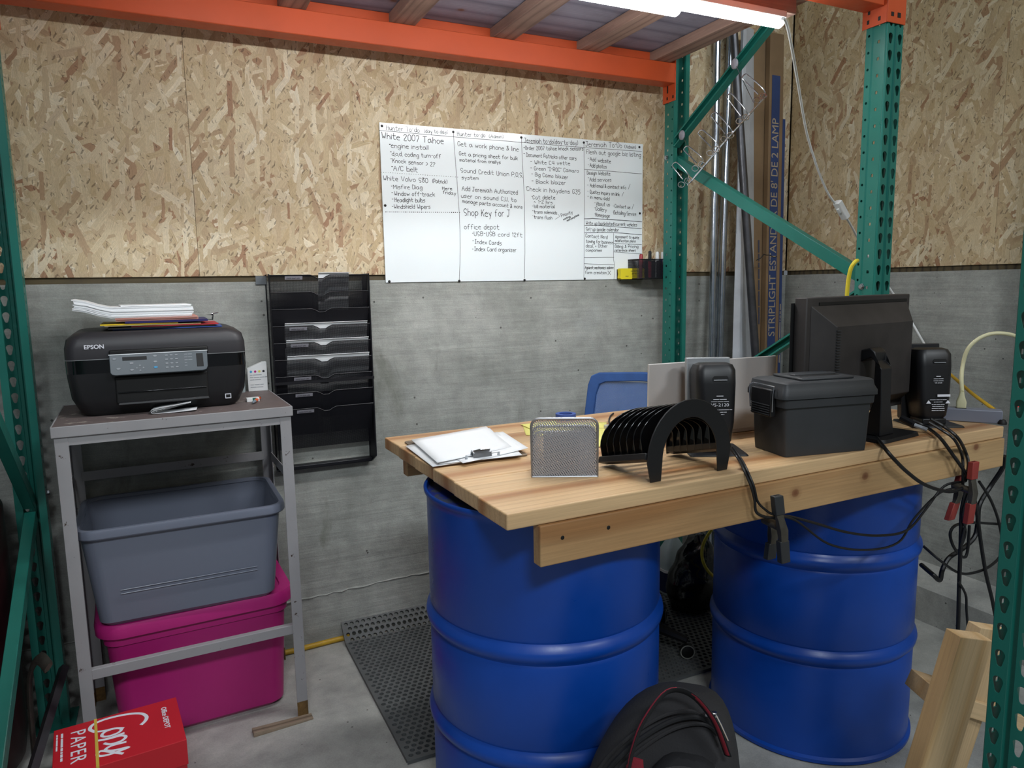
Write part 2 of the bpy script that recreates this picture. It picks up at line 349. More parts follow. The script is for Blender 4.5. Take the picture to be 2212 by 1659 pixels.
def obj(name,b,mat,parent=None,smooth_=True,bevel=0,solid=0,loc=None,rot=None,label=None,sharp=35,sub=0,seg=2,weld=False):
    me=bpy.data.meshes.new(name); me.from_pydata(b.v,[],b.f); me.validate(); me.update()
    bm=bmesh.new(); bm.from_mesh(me)
    if weld: bmesh.ops.remove_doubles(bm,verts=bm.verts,dist=1e-5); bmesh.ops.recalc_face_normals(bm,faces=bm.faces)
    if smooth_:
        ca=math.radians(sharp)
        for f in bm.faces: f.smooth=True
        for e in bm.edges:
            if len(e.link_faces)==2 and e.calc_face_angle(0)>ca: e.smooth=False
    bm.to_mesh(me); bm.free()
    me.materials.append(MT[mat] if isinstance(mat,str) else mat)
    o=bpy.data.objects.new(name,me); COL.objects.link(o)
    if parent is not None: o.parent=parent
    if loc is not None: o.location=loc
    if rot is not None: o.rotation_euler=rot
    if solid:
        s=o.modifiers.new('solid','SOLIDIFY'); s.thickness=solid; s.offset=0
    if bevel:
        m=o.modifiers.new('bevel','BEVEL'); m.width=bevel; m.segments=seg; m.limit_method='ANGLE'; m.angle_limit=math.radians(40)
    if sub:
        m=o.modifiers.new('sub','SUBSURF'); m.levels=sub; m.render_levels=sub
    if label: o['label']=label
    return o
def tag(o,label,cat,group=None,kind=None):
    o['label']=label; o['category']=cat
    if group: o['group']=group
    if kind: o['kind']=kind
    return o
def thing(name,label,cat,loc=(0,0,0),rotz=0,group=None,rot=None):
    o=bpy.data.objects.new(name,None); COL.objects.link(o); o.location=loc; o.empty_display_size=.05
    o.rotation_euler=rot if rot is not None else (0,0,rotz); return tag(o,label,cat,group)
def struct(name,b,mat,parent=None,label=None,**k):
    o=obj(name,b,mat,parent,**k)
    if parent is None: o['kind']='structure'
    if label: o['label']=label
    return o
def text(s,size,mat,parent,mtx,name='lettering',align='LEFT',ext=.0004,spacing=1.0,shear=0,offset=0.0):
    cu=bpy.data.curves.new(name,'FONT'); cu.body=s; cu.size=size; cu.extrude=ext; cu.align_x=align; cu.space_character=spacing; cu.shear=shear; cu.resolution_u=3; cu.offset=offset
    to=bpy.data.objects.new('tmp',cu); COL.objects.link(to)
    dg=bpy.context.evaluated_depsgraph_get(); dg.update(); me=bpy.data.meshes.new_from_object(to.evaluated_get(dg))
    bpy.data.objects.remove(to); me.materials.clear(); me.materials.append(MT[mat]); me.name=name
    me.transform(mtx)
    o=bpy.data.objects.new(name,me); COL.objects.link(o)
    if parent is not None: o.parent=parent
    return o
def frame(o,x,y):
    "matrix with origin o, text x direction x, up direction y"
    x=Vector(x).normalized(); y=Vector(y); y=(y-x*y.dot(x)).normalized(); z=x.cross(y)
    m=Matrix.Identity(4)
    for i in range(3): m[i][0]=x[i]; m[i][1]=y[i]; m[i][2]=z[i]; m[i][3]=o[i]
    return m
def fine(s,size,mat,parent,mtx,name='fine_print',align='LEFT',ext=.0002,**k):
    "print too small to read: one little bar per word"
    W_=sum(len(w_) for w_ in s.split())*size*.5+size*.3*(len(s.split())-1); x=-W_/2 if align=='CENTER' else 0
    b=B()
    for w_ in s.split():
        L=len(w_)*size*.5; b.box(x,x+L,size*.12,size*.48,0,ext*2); x+=L+size*.3
    o=obj(name,b,mat,parent,smooth_=False); o.matrix_local=mtx; return o
# ---------------------------------------------------------------- the setting
b=B(); b.box(-4.5,2.95,-7.5,0,-.1,0); struct('floor',b,'floor',smooth_=False)
RW=2.95; CZ=1.447
wb=struct('wall_back',B().box(-4.5,RW+.3,0,.25,-.1,CZ),'concrete',smooth_=False)
seams=[-4.5,-2.31,-1.09,.13,1.35,2.57,RW]
def osb_panel(parent,p0,ux,w,h,mat,thick=.011):
    "sheet whose local XY is its face, strands drawn in local XY"
    o=obj('osb_panel',B().box(0,w,0,h,-thick,0),mat,parent,smooth_=False,bevel=.0012)
    m=frame(p0,ux,(0,0,1)); o.matrix_local=m; return o
for i in range(len(seams)-1): osb_panel(wb,(seams[i]+.0004,.004,1.468),(1,0,0),seams[i+1]-seams[i]-.0008,2.44,'osb')
obj('sill_plate',B().box(-4.5,RW,.012,.05,CZ-.002,1.475),'sill',wb,smooth_=False)
obj('leak_backing',B().box(-4.5,RW+.25,.018,.25,1.475,3.92),'sill',wb,smooth_=False)  # unseen solid backing, added to stop light leaking through the corner gap
wr=struct('wall_right',B().box(RW,RW+.25,-7.5,.25,-.1,CZ),'concrete',smooth_=False)
ys=[0,-1.05,-2.27,-3.49,-4.71,-5.93,-7.15]
for i in range(len(ys)-1): osb_panel(wr,(RW+.004,ys[i]-.0004,1.468),(0,-1,0),ys[i]-ys[i+1]-.0008,2.44,'osb2')
obj('sill_plate',B().box(RW+.012,RW+.05,-7.15,0,CZ-.002,1.475),'sill',wr,smooth_=False)
obj('leak_backing',B().box(RW+.018,RW+.25,-7.15,.016,1.475,3.92),'sill',wr,smooth_=False)  # same added light-blocking backing behind the right wall sheets
# rough casting seam low on the concrete wall and the footing along the right wall
pts=[(-4.5+i*.03,.001-random.random()*.003,.205+.008*math.sin(i*.11)+random.uniform(-.003,.003)) for i in range(247)]
struct('trim_1',B().tube(pts,[random.uniform(.002,.006) for _ in pts],5),'concrete',label='rough casting ridge low on the concrete wall')
b=B(); prof=[(RW,.18),(RW-.07,.172),(RW-.175,.158),(RW-.19,.145),(RW-.19,0),(RW,0)]
b.prism(prof,-7.5,0,'y'); struct('trim_2',b,'floor',smooth_=False,label='concrete footing along the right wall')
# ---------------------------------------------------------------- pallet rack
PITCH_H=.0508
def cellring(b,x0,x1,z0,z1,cx,cz,rf,P):
    "rectangle with a star-shaped hole; P maps (x,z) to 3D"
    NA=30 if rf is tear else 14
    cor=[math.atan2(z1-cz,x1-cx),math.atan2(z1-cz,x0-cx),math.atan2(z0-cz,x0-cx)+2*PI,math.atan2(z0-cz,x1-cx)+2*PI]
    ang=sorted(set([round(2*PI*i/NA,5) for i in range(NA)]+[round(a%(2*PI),5) for a in cor]))
    vs=[];n=len(ang)
    for a in ang:
        c,s_=math.cos(a),math.sin(a); ts=[]
        if c>1e-9: ts.append((x1-cx)/c)
        if c<-1e-9: ts.append((x0-cx)/c)
        if s_>1e-9: ts.append((z1-cz)/s_)
        if s_<-1e-9: ts.append((z0-cz)/s_)
        t=min(ts); vs.append(P(cx+t*c,cz+t*s_)); h=rf(a); vs.append(P(cx+h*c,cz+h*s_))
    b.add(vs,[(2*i,2*((i+1)%n),2*((i+1)%n)+1,2*i+1) for i in range(n)])
def tear(a):
    c,s_=math.cos(a),math.sin(a)
    # wide top, narrow foot
    best=0
    for k in range(13):
        t=k/12; cz=.006-.018*t; r=.0095-.0045*t
        d=c*0+s_*cz; q=r*r-(cz*cz-d*d)
        if q>=0: best=max(best,d+math.sqrt(q))
    return max(best,.004)
def sq(h):
    return lambda a: h/max(abs(math.cos(a)),abs(math.sin(a)))
def circ(r): return lambda a:r
def upright(parent,x,y,z1,rot,name='upright',label=None):
    "origin at the face's middle; face looks to local -y"
    b=B(); n=int(z1/PITCH_H); H=n*PITCH_H; W=.038; D=.070
    zz=[i*PITCH_H for i in range(n)]
    for z in zz:
        for sx in (-1,1):
            xa,xb=sorted((sx*.007,sx*.035)); cellring(b,xa,xb,z,z+PITCH_H,sx*.021,z+.0254,tear,lambda p,q:(p,0,q))
            cellring(b,.004,.045,z,z+PITCH_H,.026,z+.02,sq(.0048),lambda p,q:(sx*W,p,q))
            cellring(b,.049,D,z,z+PITCH_H,.060,z+.045,circ(.0042),lambda p,q:(sx*(W+.003),p,q))
    def strip(p,q): b.add([(p[0],p[1],0),(q[0],q[1],0),(q[0],q[1],H),(p[0],p[1],H)],[(0,1,2,3)])
    for p,q in [((-.007,0),(-.004,.006)),((-.004,.006),(.004,.006)),((.004,.006),(.007,0)),((-.035,0),(-.038,.004)),((.035,0),(.038,.004)),((-W,.045),(-W-.003,.049)),((W,.045),(W+.003,.049)),((-W-.003,D),(-W+.016,D)),((W+.003,D),(W-.016,D)),((-W+.016,D),(-W+.016,D-.010)),((W-.016,D),(W-.016,D-.010))]: strip(p,q)
    o=obj(name,b,'green',parent,solid=.0022,loc=(x,y,0),rot=(0,0,rot),smooth_=False,weld=True,label=label)
    f=obj('foot_plate',B().box(-.06,.06,-.03,.10,0,.006),'green',o,smooth_=False)
    return o
def cbrace(parent,p,q,name='brace',w=.038,d=.030,open_side=1):
    "C channel from p to q; both in a plane x=const; web faces -x when open_side=1"
    p=Vector(p);q=Vector(q); L=(q-p).length; ux=(q-p).normalized(); n=Vector((-1,0,0))*open_side; uy=n.cross(ux)
    n=(n-ux*n.dot(ux)).normalized(); uy=n.cross(ux); m=Matrix.Identity(4)
    for i in range(3): m[i][0]=ux[i]; m[i][1]=uy[i]; m[i][2]=n[i]; m[i][3]=p[i]
    t=.0022; b=B(); b.box(0,L,-w/2,w/2,-t/2,t/2); b.box(0,L,-w/2,-w/2+t,-d,0); b.box(0,L,w/2-t,w/2,-d,0)
    b.box(0,L,-w/2,-w/2+.008,-d,-d+t); b.box(0,L,w/2-.008,w/2,-d,-d+t)
    o=obj(name,b,'green',parent,bevel=.001); o.matrix_local=m; return o
def bolt(parent,p,nrm,r=.009):
    b=B().lathe([(r*1.3,0),(r*1.3,.0015),(r,.0016),(r,.007),(r*.8,.008)],6)
    o=obj('bolt',b,'steel',parent,smooth_=False); o.matrix_local=Matrix.Translation(p)@Vector(nrm).to_track_quat('Z','Y').to_matrix().to_4x4(); return o
YB0,YF0=-.102,-1.205      # outer faces of rear and front uprights
XR0=2.118; XL0=-.418
def FF(p): return CAM+(Vector(p)-CAM)*1.06
FR=thing('pallet_rack','green perforated upright frame with diagonal braces between the whiteboard and the monitor','rack frame',(0,0,0))
upright(FR,XR0,YB0,3.0,PI); uf=upright(FR,XR0,YF0,3.0,0); q=FF((XR0,YF0,0)); uf.location=(q.x,q.y,q.z+2*PITCH_H*1.06); uf.scale=(1.06,)*3
cbrace(FR,(XR0-.012,YB0-.06,2.02),FF((XR0-.012,YF0+.06,2.62)),open_side=-1)
cbrace(FR,(XR0-.020,YB0-.05,1.955),FF((XR0-.020,YF0+.055,1.42)),w=.044)
cbrace(FR,FF((XR0-.012,YF0+.06,1.37)),(XR0-.012,YB0-.06,.80),open_side=-1)
cbrace(FR,(XR0-.012,YB0-.06,.30),FF((XR0-.012,YF0+.06,.62)))
for p in ((XR0-.040,YB0-.022,1.97),FF((XR0-.040,YF0+.045,1.395))): bolt(FR,p,(-1,0,0))
FL=thing('pallet_rack','dark green upright frame with diagonal braces left of the printer table','rack frame',(0,0,0))
upright(FL,XL0,YB0,3.0,PI); upright(FL,XL0,YF0,3.0,0)
cbrace(FL,(XL0+.012,YB0-.07,.765),(XL0+.012,YF0+.06,1.62),open_side=-1,w=.042)
cbrace(FL,(XL0+.012,YB0-.07,.72),(XL0+.012,YF0+.06,.22),open_side=-1,w=.042)
for p in ((XL0+.040,YB0-.022,.78),): bolt(FL,p,(1,0,0))
FP=thing('rack_upright','green teardrop-holed upright standing alone at the right edge','rack upright',(0,0,0))
upright(FP,1.319,-2.115,3.0,-PI/2,'column')
# beams: box profile with a step
def beam(y,face,label):
    t=thing('rack_beam',label,'beam',(0,y,2.272))
    s=face
    prof=[(-.0375,0),(.0375,0),(.0375,.125),(-.004,.125),(-.004,.083),(-.0375,.083)]
    prof=[(p[0]*s,p[1]) for p in prof]
    if s<0: prof=prof[::-1]
    obj('rail',B().prism(prof,XL0+.046,XR0-.046,'x'),'orange',t,bevel=.003)
    for x,sx in ((XR0-.0440,-1),(XL0+.0440,1)):
        b=B()
        yp=(YB0+.004-y) if face>0 else (YF0-.004-y)
        x2=x-sx*.082
        b.box(min(x+sx*.0015,x2),max(x+sx*.0015,x2),yp-.0015,yp+.0015,-.07,.14); b.box(x-.0015,x+.0015,min(yp,-.038)+(.0015 if yp<-.038 else 0),max(yp,.04)-(.0015 if yp>.04 else 0),-.07,.14)
        pl=obj('end_connector',b,'orange',t,bevel=.002)
        h=B()
        for zz in (-.052,):
            for yy in (-.022,.018): h.box(x+sx*.0017-.0008,x+sx*.0017+.0008,yy-.004,yy+.004,zz-.006,zz+.006)
        h.box(x+sx*.0017-.0008,x+sx*.0017+.0008,.012,.020,-.03,.0)
        if face<0:
            for xx,zz,w,hh in ((x-sx*.020,-.045,.006,.006),(x-sx*.050,-.045,.007,.007),(x-sx*.022,.02,.006,.02)): h.box(xx-w,xx+w,yp-.0026,yp-.001,zz-hh,zz+hh)
        obj('slot',h,'slot',pl,smooth_=False)
    return t
beam(-.148,1,'orange step beam carrying the deck above the whiteboard')
fb=beam(-1.16,-1,'orange step beam along the front edge of the deck')
ends=[c for c in fb.children if c.name.startswith('end_connector')]; ec=ends[0]
q=FF((0,-1.16,2.272)); ec.location=q-Vector((0,-1.16,2.272)); ec.scale=(1.06,)*3
rl=[c for c in fb.children if c.name.startswith('rail')][0]
for v in rl.data.vertices:
    k=(v.co.x-XL0-.04)/2.455; v.co.y+=.098*k; v.co.z+=.03*k; v.co.x+=.126*k
xs=[-.315,.03,.471,.858,1.257,1.642,2.005]
lab=['second','third','fourth','fifth','sixth']
names={2:'leftmost visible deck joist above the strand board',3:'deck joist above the left end of the whiteboard',4:'deck joist above the middle of the whiteboard',5:'deck joist next to the right end one, above the light tube',6:'right end deck joist resting beside the green upright'}
for i,x in enumerate(xs):
    o=obj('deck_joist',B().box(-.515,.515,-.0445,.0445,0,.04),'joist',None,smooth_=False,bevel=.002,loc=(x,-.154-.5,2.3555),rot=(0,0,PI/2))
    tag(o,names.get(i,'brown joist under the deck over the printer table' if i==1 else 'brown joist under the deck at its far left end'),'joist','joists under the deck')
o=obj('plywood_deck',B().box(-1.21,1.21,-.54,.54,0,.018),'ply',None,smooth_=False,loc=(.85,-.654,2.398)); tag(o,'weathered plywood deck lying on the rack joists overhead','plywood')
# light support board and two lamps
LB=obj('light_board',B().box(-1.5,.0,-.0,.0445,0,.066),'joist',None,smooth_=False,bevel=.002)
e=at(1720,31,Z=2.288); LB.location=(e.x,e.y,2.288); tag(LB,'reddish board under the deck that carries the tube lights','board')
def tubelight(x1,y,L,label):
    t=thing('tube_light',label,'light',(x1,y,2.288),0,'tube lights under the deck')
    obj('housing',B().box(-L,0,-.02,.02,-.022,0),'white',t,bevel=.003)
    r=.0165; ar=[(-.019,-.0225)]+[(-.019*math.cos(a),-.028-.022*math.sin(a)) for a in [PI*i/10 for i in range(11)]]+[(.019,-.0225)]
    b=B().loft([[(x,p[0]*k,-.0225+(p[1]+.0225)*k) for p in ar[::-1]] for x,k in ((-L+.004,.6),(-L+.012,1),(-.012,1),(-.003,.75),(-.0,.4))])
    obj('diffuser',b,'lamp',t)
    return t
e2=at(1690,50,Z=2.256)
tubelight(e2.x,e2.y,1.22,'lit tube light ending beside the hanging white cord')
e1=at(1467,24,Z=2.256)
tubelight(e1.x,e1.y,1.52,'lit tube light further left, its end overlapping the other tube')
# white cord with inline switch
P=[at(x,y,d=d) for x,y,d in [(1690,40,2.0),(1697,46,2.05),(1708,90,2.12),(1722,170,2.3),(1741,280,2.5),(1758,340,2.6),(1772,380,2.66),(1790,420,2.72),(1806,442,2.76)]]
t=thing('lamp_cable','white lamp cord with inline switch hanging from the tube light','cord',tuple(P[0]))
T0=Vector(t.location)
obj('wire',B().tube([p-T0 for p in smooth(P,6)],.0042,8),'white',t)
P2=[at(x,y,d=d) for x,y,d in [(1828,470,2.78),(1840,490,2.84),(1870,545,3.0),(1925,628,3.1),(1960,680,3.15),(1995,740,3.0),(2020,780,2.55),(2030,815,2.36)]]
obj('wire',B().tube([p-T0 for p in smooth(P2,6)],.0045,8),'white',t)
a_,b_=at(1808,435,d=2.75),at(1828,472,d=2.78)
ax=(b_-a_).normalized(); sw=obj('switch',B().loft([rr(.024*k,.030*k,.005,z) for z,k in ((0,.7),(.004,1),((b_-a_).length-.004,1),((b_-a_).length,.7))]),'white',t)
sw.matrix_local=Matrix.Translation(a_-T0)@ax.to_track_quat('Z','X').to_matrix().to_4x4()
obj('rocker',B().box(-.017,-.010,-.006,.006,.025,.045),'white',sw,bevel=.002)
# ---------------------------------------------------------------- marker handwriting
GL=dict(a="3515040312223334|3542",b="0702|0415253433322202",c="3425150403122232",d="3732|3425150403122233",e="0434251504031232",f="37271612|0525",g="3425150403122233|3531201001",h="0702|0415253432",i="0502|0606",j="1511 00|1616",k="0702|3503|1432",l="0702",m="0502|04152422|24354442",n="0502|0415253432",o="15253433221203040415",p="0500|0415253433221203",q="3530|3425150403122233",r="0502|041525",s="3515041424332202",t="17132232|0535",u="0503122233|3532",v="051235",w="0512243245",x="0532|3502",y="0522|3510",z="05350232",
A="022742|1434",B="020727362505|2534332202",C="3627170603122233",D="02071736332202",E="37070232|0525",F="370702|0525",G="362717060312223334|3424",H="0702|3732|0535",I="0727|1712|0222",J="0737|2723120203",K="0702|3704|1532",L="070232",M="0207244742",N="02073237",O="17060312223336271717",P="02072736352404",Q="170603122233362717|2341",R="02072736352404|1432",S="36271706051424332212",T="0747|2722",U="070312223337",V="072247",W="0712243247",X="0742|4702",Y="0724|4724|2422",Z="07370232")
GL.update({'0':"17060312223336271717",'1':"061712",'2':"06172736250232",'3':"0737152534221203",'4':"170444|3732",'5':"37070525342202",'6':"2715030212233414",'7':"073712",'8':"1706153433221203142736172717",'9':"3627170615253632",'.':"0201",',':"1201",'-':"0525",'(':"17060312",')':"07161302",'/':"0227",'&':"32160617260302 12 34",'?':"06172736251413|1202",':':"0403|0606",'+':"0424|1513",'~':"04152434",'>':"063402",'^':"041247",'"':"0706|1716","'":"0706",'*':"0405",'|':"0702",'=':"0525|0323"})
def stroke_text(b,s,p0,p1,h,pen=.0016,dy=-.006,jit=.25):
    "writes s from p0 to p1 on the wall plane y=dy with cap height h; ribbons of ink"
    p0=Vector(p0);p1=Vector(p1); glyphs=[];x=0
    for ch in s:
        if ch==' ': x+=3.0; continue
        g=GL.get(ch); 
        if g is None: x+=2; continue
        st=[[(int(q[i]),int(q[i+1])) for i in range(0,len(q)-1,2)] for q in g.replace(' ','').split('|')]
        w=max(a for q in st for a,_ in q); glyphs.append((x,st)); x+=w+1.35
    L=(p1-p0).length; k=L/max(x-1.35,1); ux=(p1-p0).normalized(); uz=Vector((-ux.z,0,ux.x)); kv=h/5.0
    for gx,st in glyphs:
        oy=random.uniform(-jit,jit)
        for q in st:
            pts=[p0+ux*((gx+a+random.uniform(-.12,.12))*k)+uz*((c-2+oy+random.uniform(-.12,.12))*kv) for a,c in q]
            if len(pts)>2: pts=smooth(pts,3)
            ribbon(b,pts,pen,dy)
def ribbon(b,pts,w,dy):
    L=[];R=[]
    for i,p in enumerate(pts):
        d=Vector(pts[min(i+1,len(pts)-1)])-Vector(pts[max(i-1,0)]); d.y=0
        if d.length<1e-6: d=Vector((0,0,-1))
        d.normalize(); n=Vector((-d.z,0,d.x))*w/2; e=d*w*.3 if i==len(pts)-1 else (-d*w*.3 if i==0 else Vector())
        L.append((p[0]+n.x+e.x,dy,p[2]+n.z+e.z)); R.append((p[0]-n.x+e.x,dy,p[2]-n.z+e.z))
    n=len(pts); b.add(L+R,[(i,n+i,n+i+1,i+1) for i in range(n-1)])
WBX,WBZ0,WBZ1=.805,1.437,2.047
WB=thing('whiteboard','white dry-erase board screwed to the wall, covered in black to-do lists','whiteboard',(WBX,0,WBZ0))
obj('board',B().box(0,1.23,-.0045,-.0005,0,WBZ1-WBZ0),'wboard',WB,bevel=.0008)
def W(x,y): 
    p=at(x,y,Y=-.0045); return Vector((p.x-WBX,0,p.z-WBZ0))
def line(b,pts,w=.0017):
    P=[W(*p) for p in pts]; out=[]
    for a,c in zip(P,P[1:]):
        n=max(2,int((c-a).length/.05))
        for i in range(n): q=a.lerp(c,i/n); out.append(q+Vector((0,0,random.uniform(-.0007,.0007)) if abs(c.x-a.x)>abs(c.z-a.z) else (random.uniform(-.0007,.0007),0,0)))
    out.append(P[-1]); ribbon(b,out,w,-.0049)
def write(col,items):
    b=B()
    for it in items:
        if it[0]=='L': line(b,it[1],it[2] if len(it)>2 else .0017)
        elif it[0]=='D':
            (x0,y0),(x1,y1),n,w=it[1:]
            for i in range(n):
                p=W(x0+(x1-x0)*i/(n-1),y0+(y1-y0)*i/(n-1)); ribbon(b,[p,p+Vector((.0022,0,0))],w*random.uniform(.6,1.2),-.0049)
        else:
            x0,y0,x1,y1,h,s=it; sc_=(569-(x0-820)*.172)
            stroke_text(b,s,W(x0,y0),W(x1,y1),h/sc_*.98,.0019 if h<13 else .0023,-.0049)
    obj('handwriting',b,'ink',WB,smooth_=False)
write(0,[(835,280.5,906,286,10,"Hunter To-do"),(917,287,967,288.5,8,"(day to day)"),(825,298.6,958,311,13,"White 2007 Tahoe"),(845,319,925,323.6,9.5,"engine install"),(847,336,952,342,9,"d.o.d. coding turn-off"),(848.5,350.7,939.6,359.3,9,"Knock sensor > 2?"),(850,368.8,902,371.6,10.5,"A/C belt"),('D',(823,372),(988,382.5),34,.0018),
 (828,389,924,394.8,10,"White Volvo S80"),(934.5,395,965.6,397,8.5,"(Patrick)"),(850,407.8,912,408.5,9,"Misfire Diag"),(955.5,410,976.5,410.7,6.5,"Here"),(957,418.7,984.5,420.8,7,"friday"),(852,422.3,939,424.4,9,"Window off-track"),(853,436,918,436.7,9,"Headlight bulbs"),(851.5,450.5,929.5,451,9,"Windshield Wipers"),('D',(833,457.7),(992,459),38,.0030),
 ('L',[(819,282),(979,295.5)]),('D',(841,312),(842,312),2,.003),('D',(843,328),(844,328),2,.003),('D',(844,343),(845,343),2,.003),('D',(846,360),(847,360),2,.003),('D',(845,402),(846,402),2,.002),('D',(846,416),(847,416),2,.002),('D',(847,430),(848,430),2,.002),('D',(847,446),(848,446),2,.002)])
write(1,[(988,293.5,1048,296.4,9,"Hunter to-do"),(1057,298,1087,298.6,7,"(Admin)"),(989,315.2,1120,327,9.5,"Get a work phone & line"),(992,335.5,1118,346,8,"Get a pricing sheet for bulk"),(993,348.5,1081,354,7,"material from oreillys"),(995,372.4,1129,383,9.5,"Sound Credit Union P.O.S."),(997.5,386.8,1033.6,388.3,7.5,"system"),(998,412,1118,420,9.5,"Add Jeremiah Authorized"),(996,426.6,1115,436,8.5,"user on sound C.U. to"),(999,438,1128,451,8,"manage parts account & more"),(1002.5,465.7,1101,468.6,15,"Shop Key for J"),(1003,494.8,1078,495.5,11,"office depot"),(1024,509,1128,512,9,"USB-USB cord 12ft"),(1026,526,1083,529.5,9,"Index Cards"),(1025,541.8,1115,544,9,"Index Card organizer"),
 ('L',[(979,295.5),(1128,308)]),('L',[(979,286),(984,350),(992,460),(994,535),(992,606)]),('D',(1020,504),(1021,504),2,.002),('D',(1021,520),(1022,520),2,.002),('D',(1020,538),(1021,538),2,.002)])
write(2,[(1133,307.7,1248,313.5,10,"Jeremiah to-do(day-to-day)"),(1134.7,323.7,1260,325,8,"Order 2007 tahoe knock sensors"),(1137,338,1244.7,346,8,"Document Patricks other cars"),(1146,354,1231,357,8,"- White C4 vette"),(1146,367,1249.7,372.8,8,'- Green "I-ROC" Camaro'),(1148,380,1226.6,386.6,8,"- Big Camo blazer"),(1149,396,1221.5,399,8.5,"- Black blazer"),(1138,412,1253,419.9,9.5,"Check in haydens G35"),(1151,430,1199,430.7,8,"Cat delete"),(1153.5,439.4,1193,440.8,7.5,"~ 1-2 hrs"),(1154,449.5,1198,450,7.5,"bill material"),(1153.5,460.4,1203,463,7,"trans solenoids"),(1153.5,472,1192.6,474,7,"trans flush"),(1213,469,1237,461,7,"Priority"),(1217,476,1232,469,4,"waiting"),(1225,478.4,1251,465.4,4,"next paycheck"),
 ('L',[(1128,308),(1262,319)]),('L',[(1126,296),(1129,360),(1133,440),(1134,520),(1133,601)]),('L',[(1205,463),(1210,467),(1199,474)],.0014),('D',(1131,319),(1132,319),2,.003),('D',(1131,332),(1132,332),2,.003),('D',(1136,404),(1137,404),2,.002),('D',(1148,424),(1149,424),2,.002),('D',(1150,445),(1151,445),2,.002),('D',(1150,455),(1151,455),2,.002),('D',(1150,466),(1151,466),2,.002)])
write(3,[(1265.6,316.4,1343,319,10.5,"Jeremiah To-Do"),(1349.5,320,1373.4,321.5,7,"(Admin)"),(1267,332.3,1384,339,9,"Flesh out google biz listing"),(1274,347.5,1319,352.6,8,"Add website"),(1274,361,1310,364,8,"Add photos"),(1268,377,1318,378.5,7.5,"Design Website"),(1273.6,391.6,1320,392.5,8,"Add services"),(1269,404,1352,408.5,7.5,"- Add email & contact info"),(1269,417,1338,423.5,7.5,"- Quotes inquiry on link"),(1269,428,1316,433,7,"- in menu add"),(1288,443.7,1317,446,8,"About us"),(1328,448,1361,451.5,7,"Contact us"),(1286.6,454,1310,457.5,8,"Gallery"),(1325.7,462.5,1374,466.5,8,"Detailing Service"),(1286,467.6,1317,470,8,"Homepage"),(1266,485,1375.6,489,7.5,"Write up backdated/current vehicles"),(1266,498.8,1336.5,499.6,7.5,"Set-up google calendar"),
 (1265,512.6,1312,516,7.5,"Contact Nerd"),(1266,524,1324,527,7,"towing for business"),(1265.6,534.5,1312,535,7,"deal. + Other"),(1265.6,543,1299.6,543.5,6,"companies"),(1329,514,1380,516,6,"Agreement to quote"),(1328.6,522.7,1372.7,523.4,5.5,"modification plans"),(1328.6,535.5,1378.5,535.5,6.5,"Billing & Pricing"),(1328,543,1373,543.7,5.5,"reference sheet"),(1263.5,581,1325,581,6.5,"Against mechanics advice"),(1264,591.4,1310,592,6.5,"form creation"),(1313,594,1319,594,9,"X"),
 ('L',[(1262,319),(1386,327)]),('L',[(1261,306),(1263,400),(1262,500),(1261,600)]),('L',[(1262,365.6),(1386,375.5)]),('L',[(1262,473),(1280,472),(1386,479)],.0026),('L',[(1263,487),(1290,487),(1386,494)],.0022),('L',[(1263,502.7),(1325,502),(1386,506.8)],.0024),('L',[(1325.5,504),(1325,560),(1327,572),(1326,604)]),('L',[(1262,556.3),(1326,556)]),('L',[(1262,569.7),(1327,572)]),('L',[(1326,525.5),(1386,528.5)]),('L',[(1326,544),(1386,548.5)]),('L',[(1357,409),(1361,398)]),('L',[(1343,424),(1347,415)]),('L',[(1365,452),(1369,441)]),('D',(1270,342),(1271,342),2,.002),('D',(1270,356),(1271,356),2,.002),('D',(1270,384),(1271,384),2,.002),('D',(1284,438),(1285,438),2,.002),('D',(1284,449),(1285,449),2,.002),('D',(1284,462),(1285,462),2,.002),('D',(1324,445),(1325,445),2,.002),('D',(1324,458),(1325,458),2,.002)])
for x,y in [(825,272),(979,285),(1126,297),(1261,308),(1381,318),(832,444),(1382,461),(841,608),(992,607),(1133,605),(1263,602)]:
    p=W(x,y); b=B().lathe([(.0052,0),(.0052,.0012),(.0036,.0022)],14); b.lathe([(.0028,.0022),(.0018,.0024)],4)
    o=obj('screw',b,'slot',WB); o.matrix_local=Matrix.Translation((p.x,-.0045,p.z))@Matrix.Rotation(PI/2,4,'X')
# eraser
p0=at(1331,604,Y=-.0045); p1=at(1383,603,Y=-.0045); w=p1.x-p0.x
t=thing('board_eraser','yellow magnetic eraser at the lower right of the whiteboard','eraser',(p0.x,-.005,p0.z))
prof=[(0,.006),(.004,.002),(.010,0)]+[(w*(i+.5)/14,(.0015 if i%2 else 0)) for i in range(14)]+[(w-.01,0),(w-.004,.002),(w,.006),(w-.003,.025),(w,.046),(w-.006,.05),(.006,.05),(0,.046),(.003,.025)]
obj('foam',B().prism(prof[::-1],-.034,-.010,'y'),'eryel',t,bevel=.002)
obj('felt_pad',B().box(.003,w-.003,-.0100,-.0005,.003,.047),'felt',t)
text('MAGNETIC',.0085,'felt',t,frame((w*.42,-.0343,.034),(1,0,0),(0,0,1)),ext=.0002)
text('DRY ERASER',.0075,'felt',t,frame((w*.46,-.0343,.022),(1,0,0),(0,0,1)),ext=.0002)
text('expo',.0085,'felt',t,frame((w*.20,-.0343,.012),(1,0,0),(0,0,1)),ext=.0002,shear=.3)
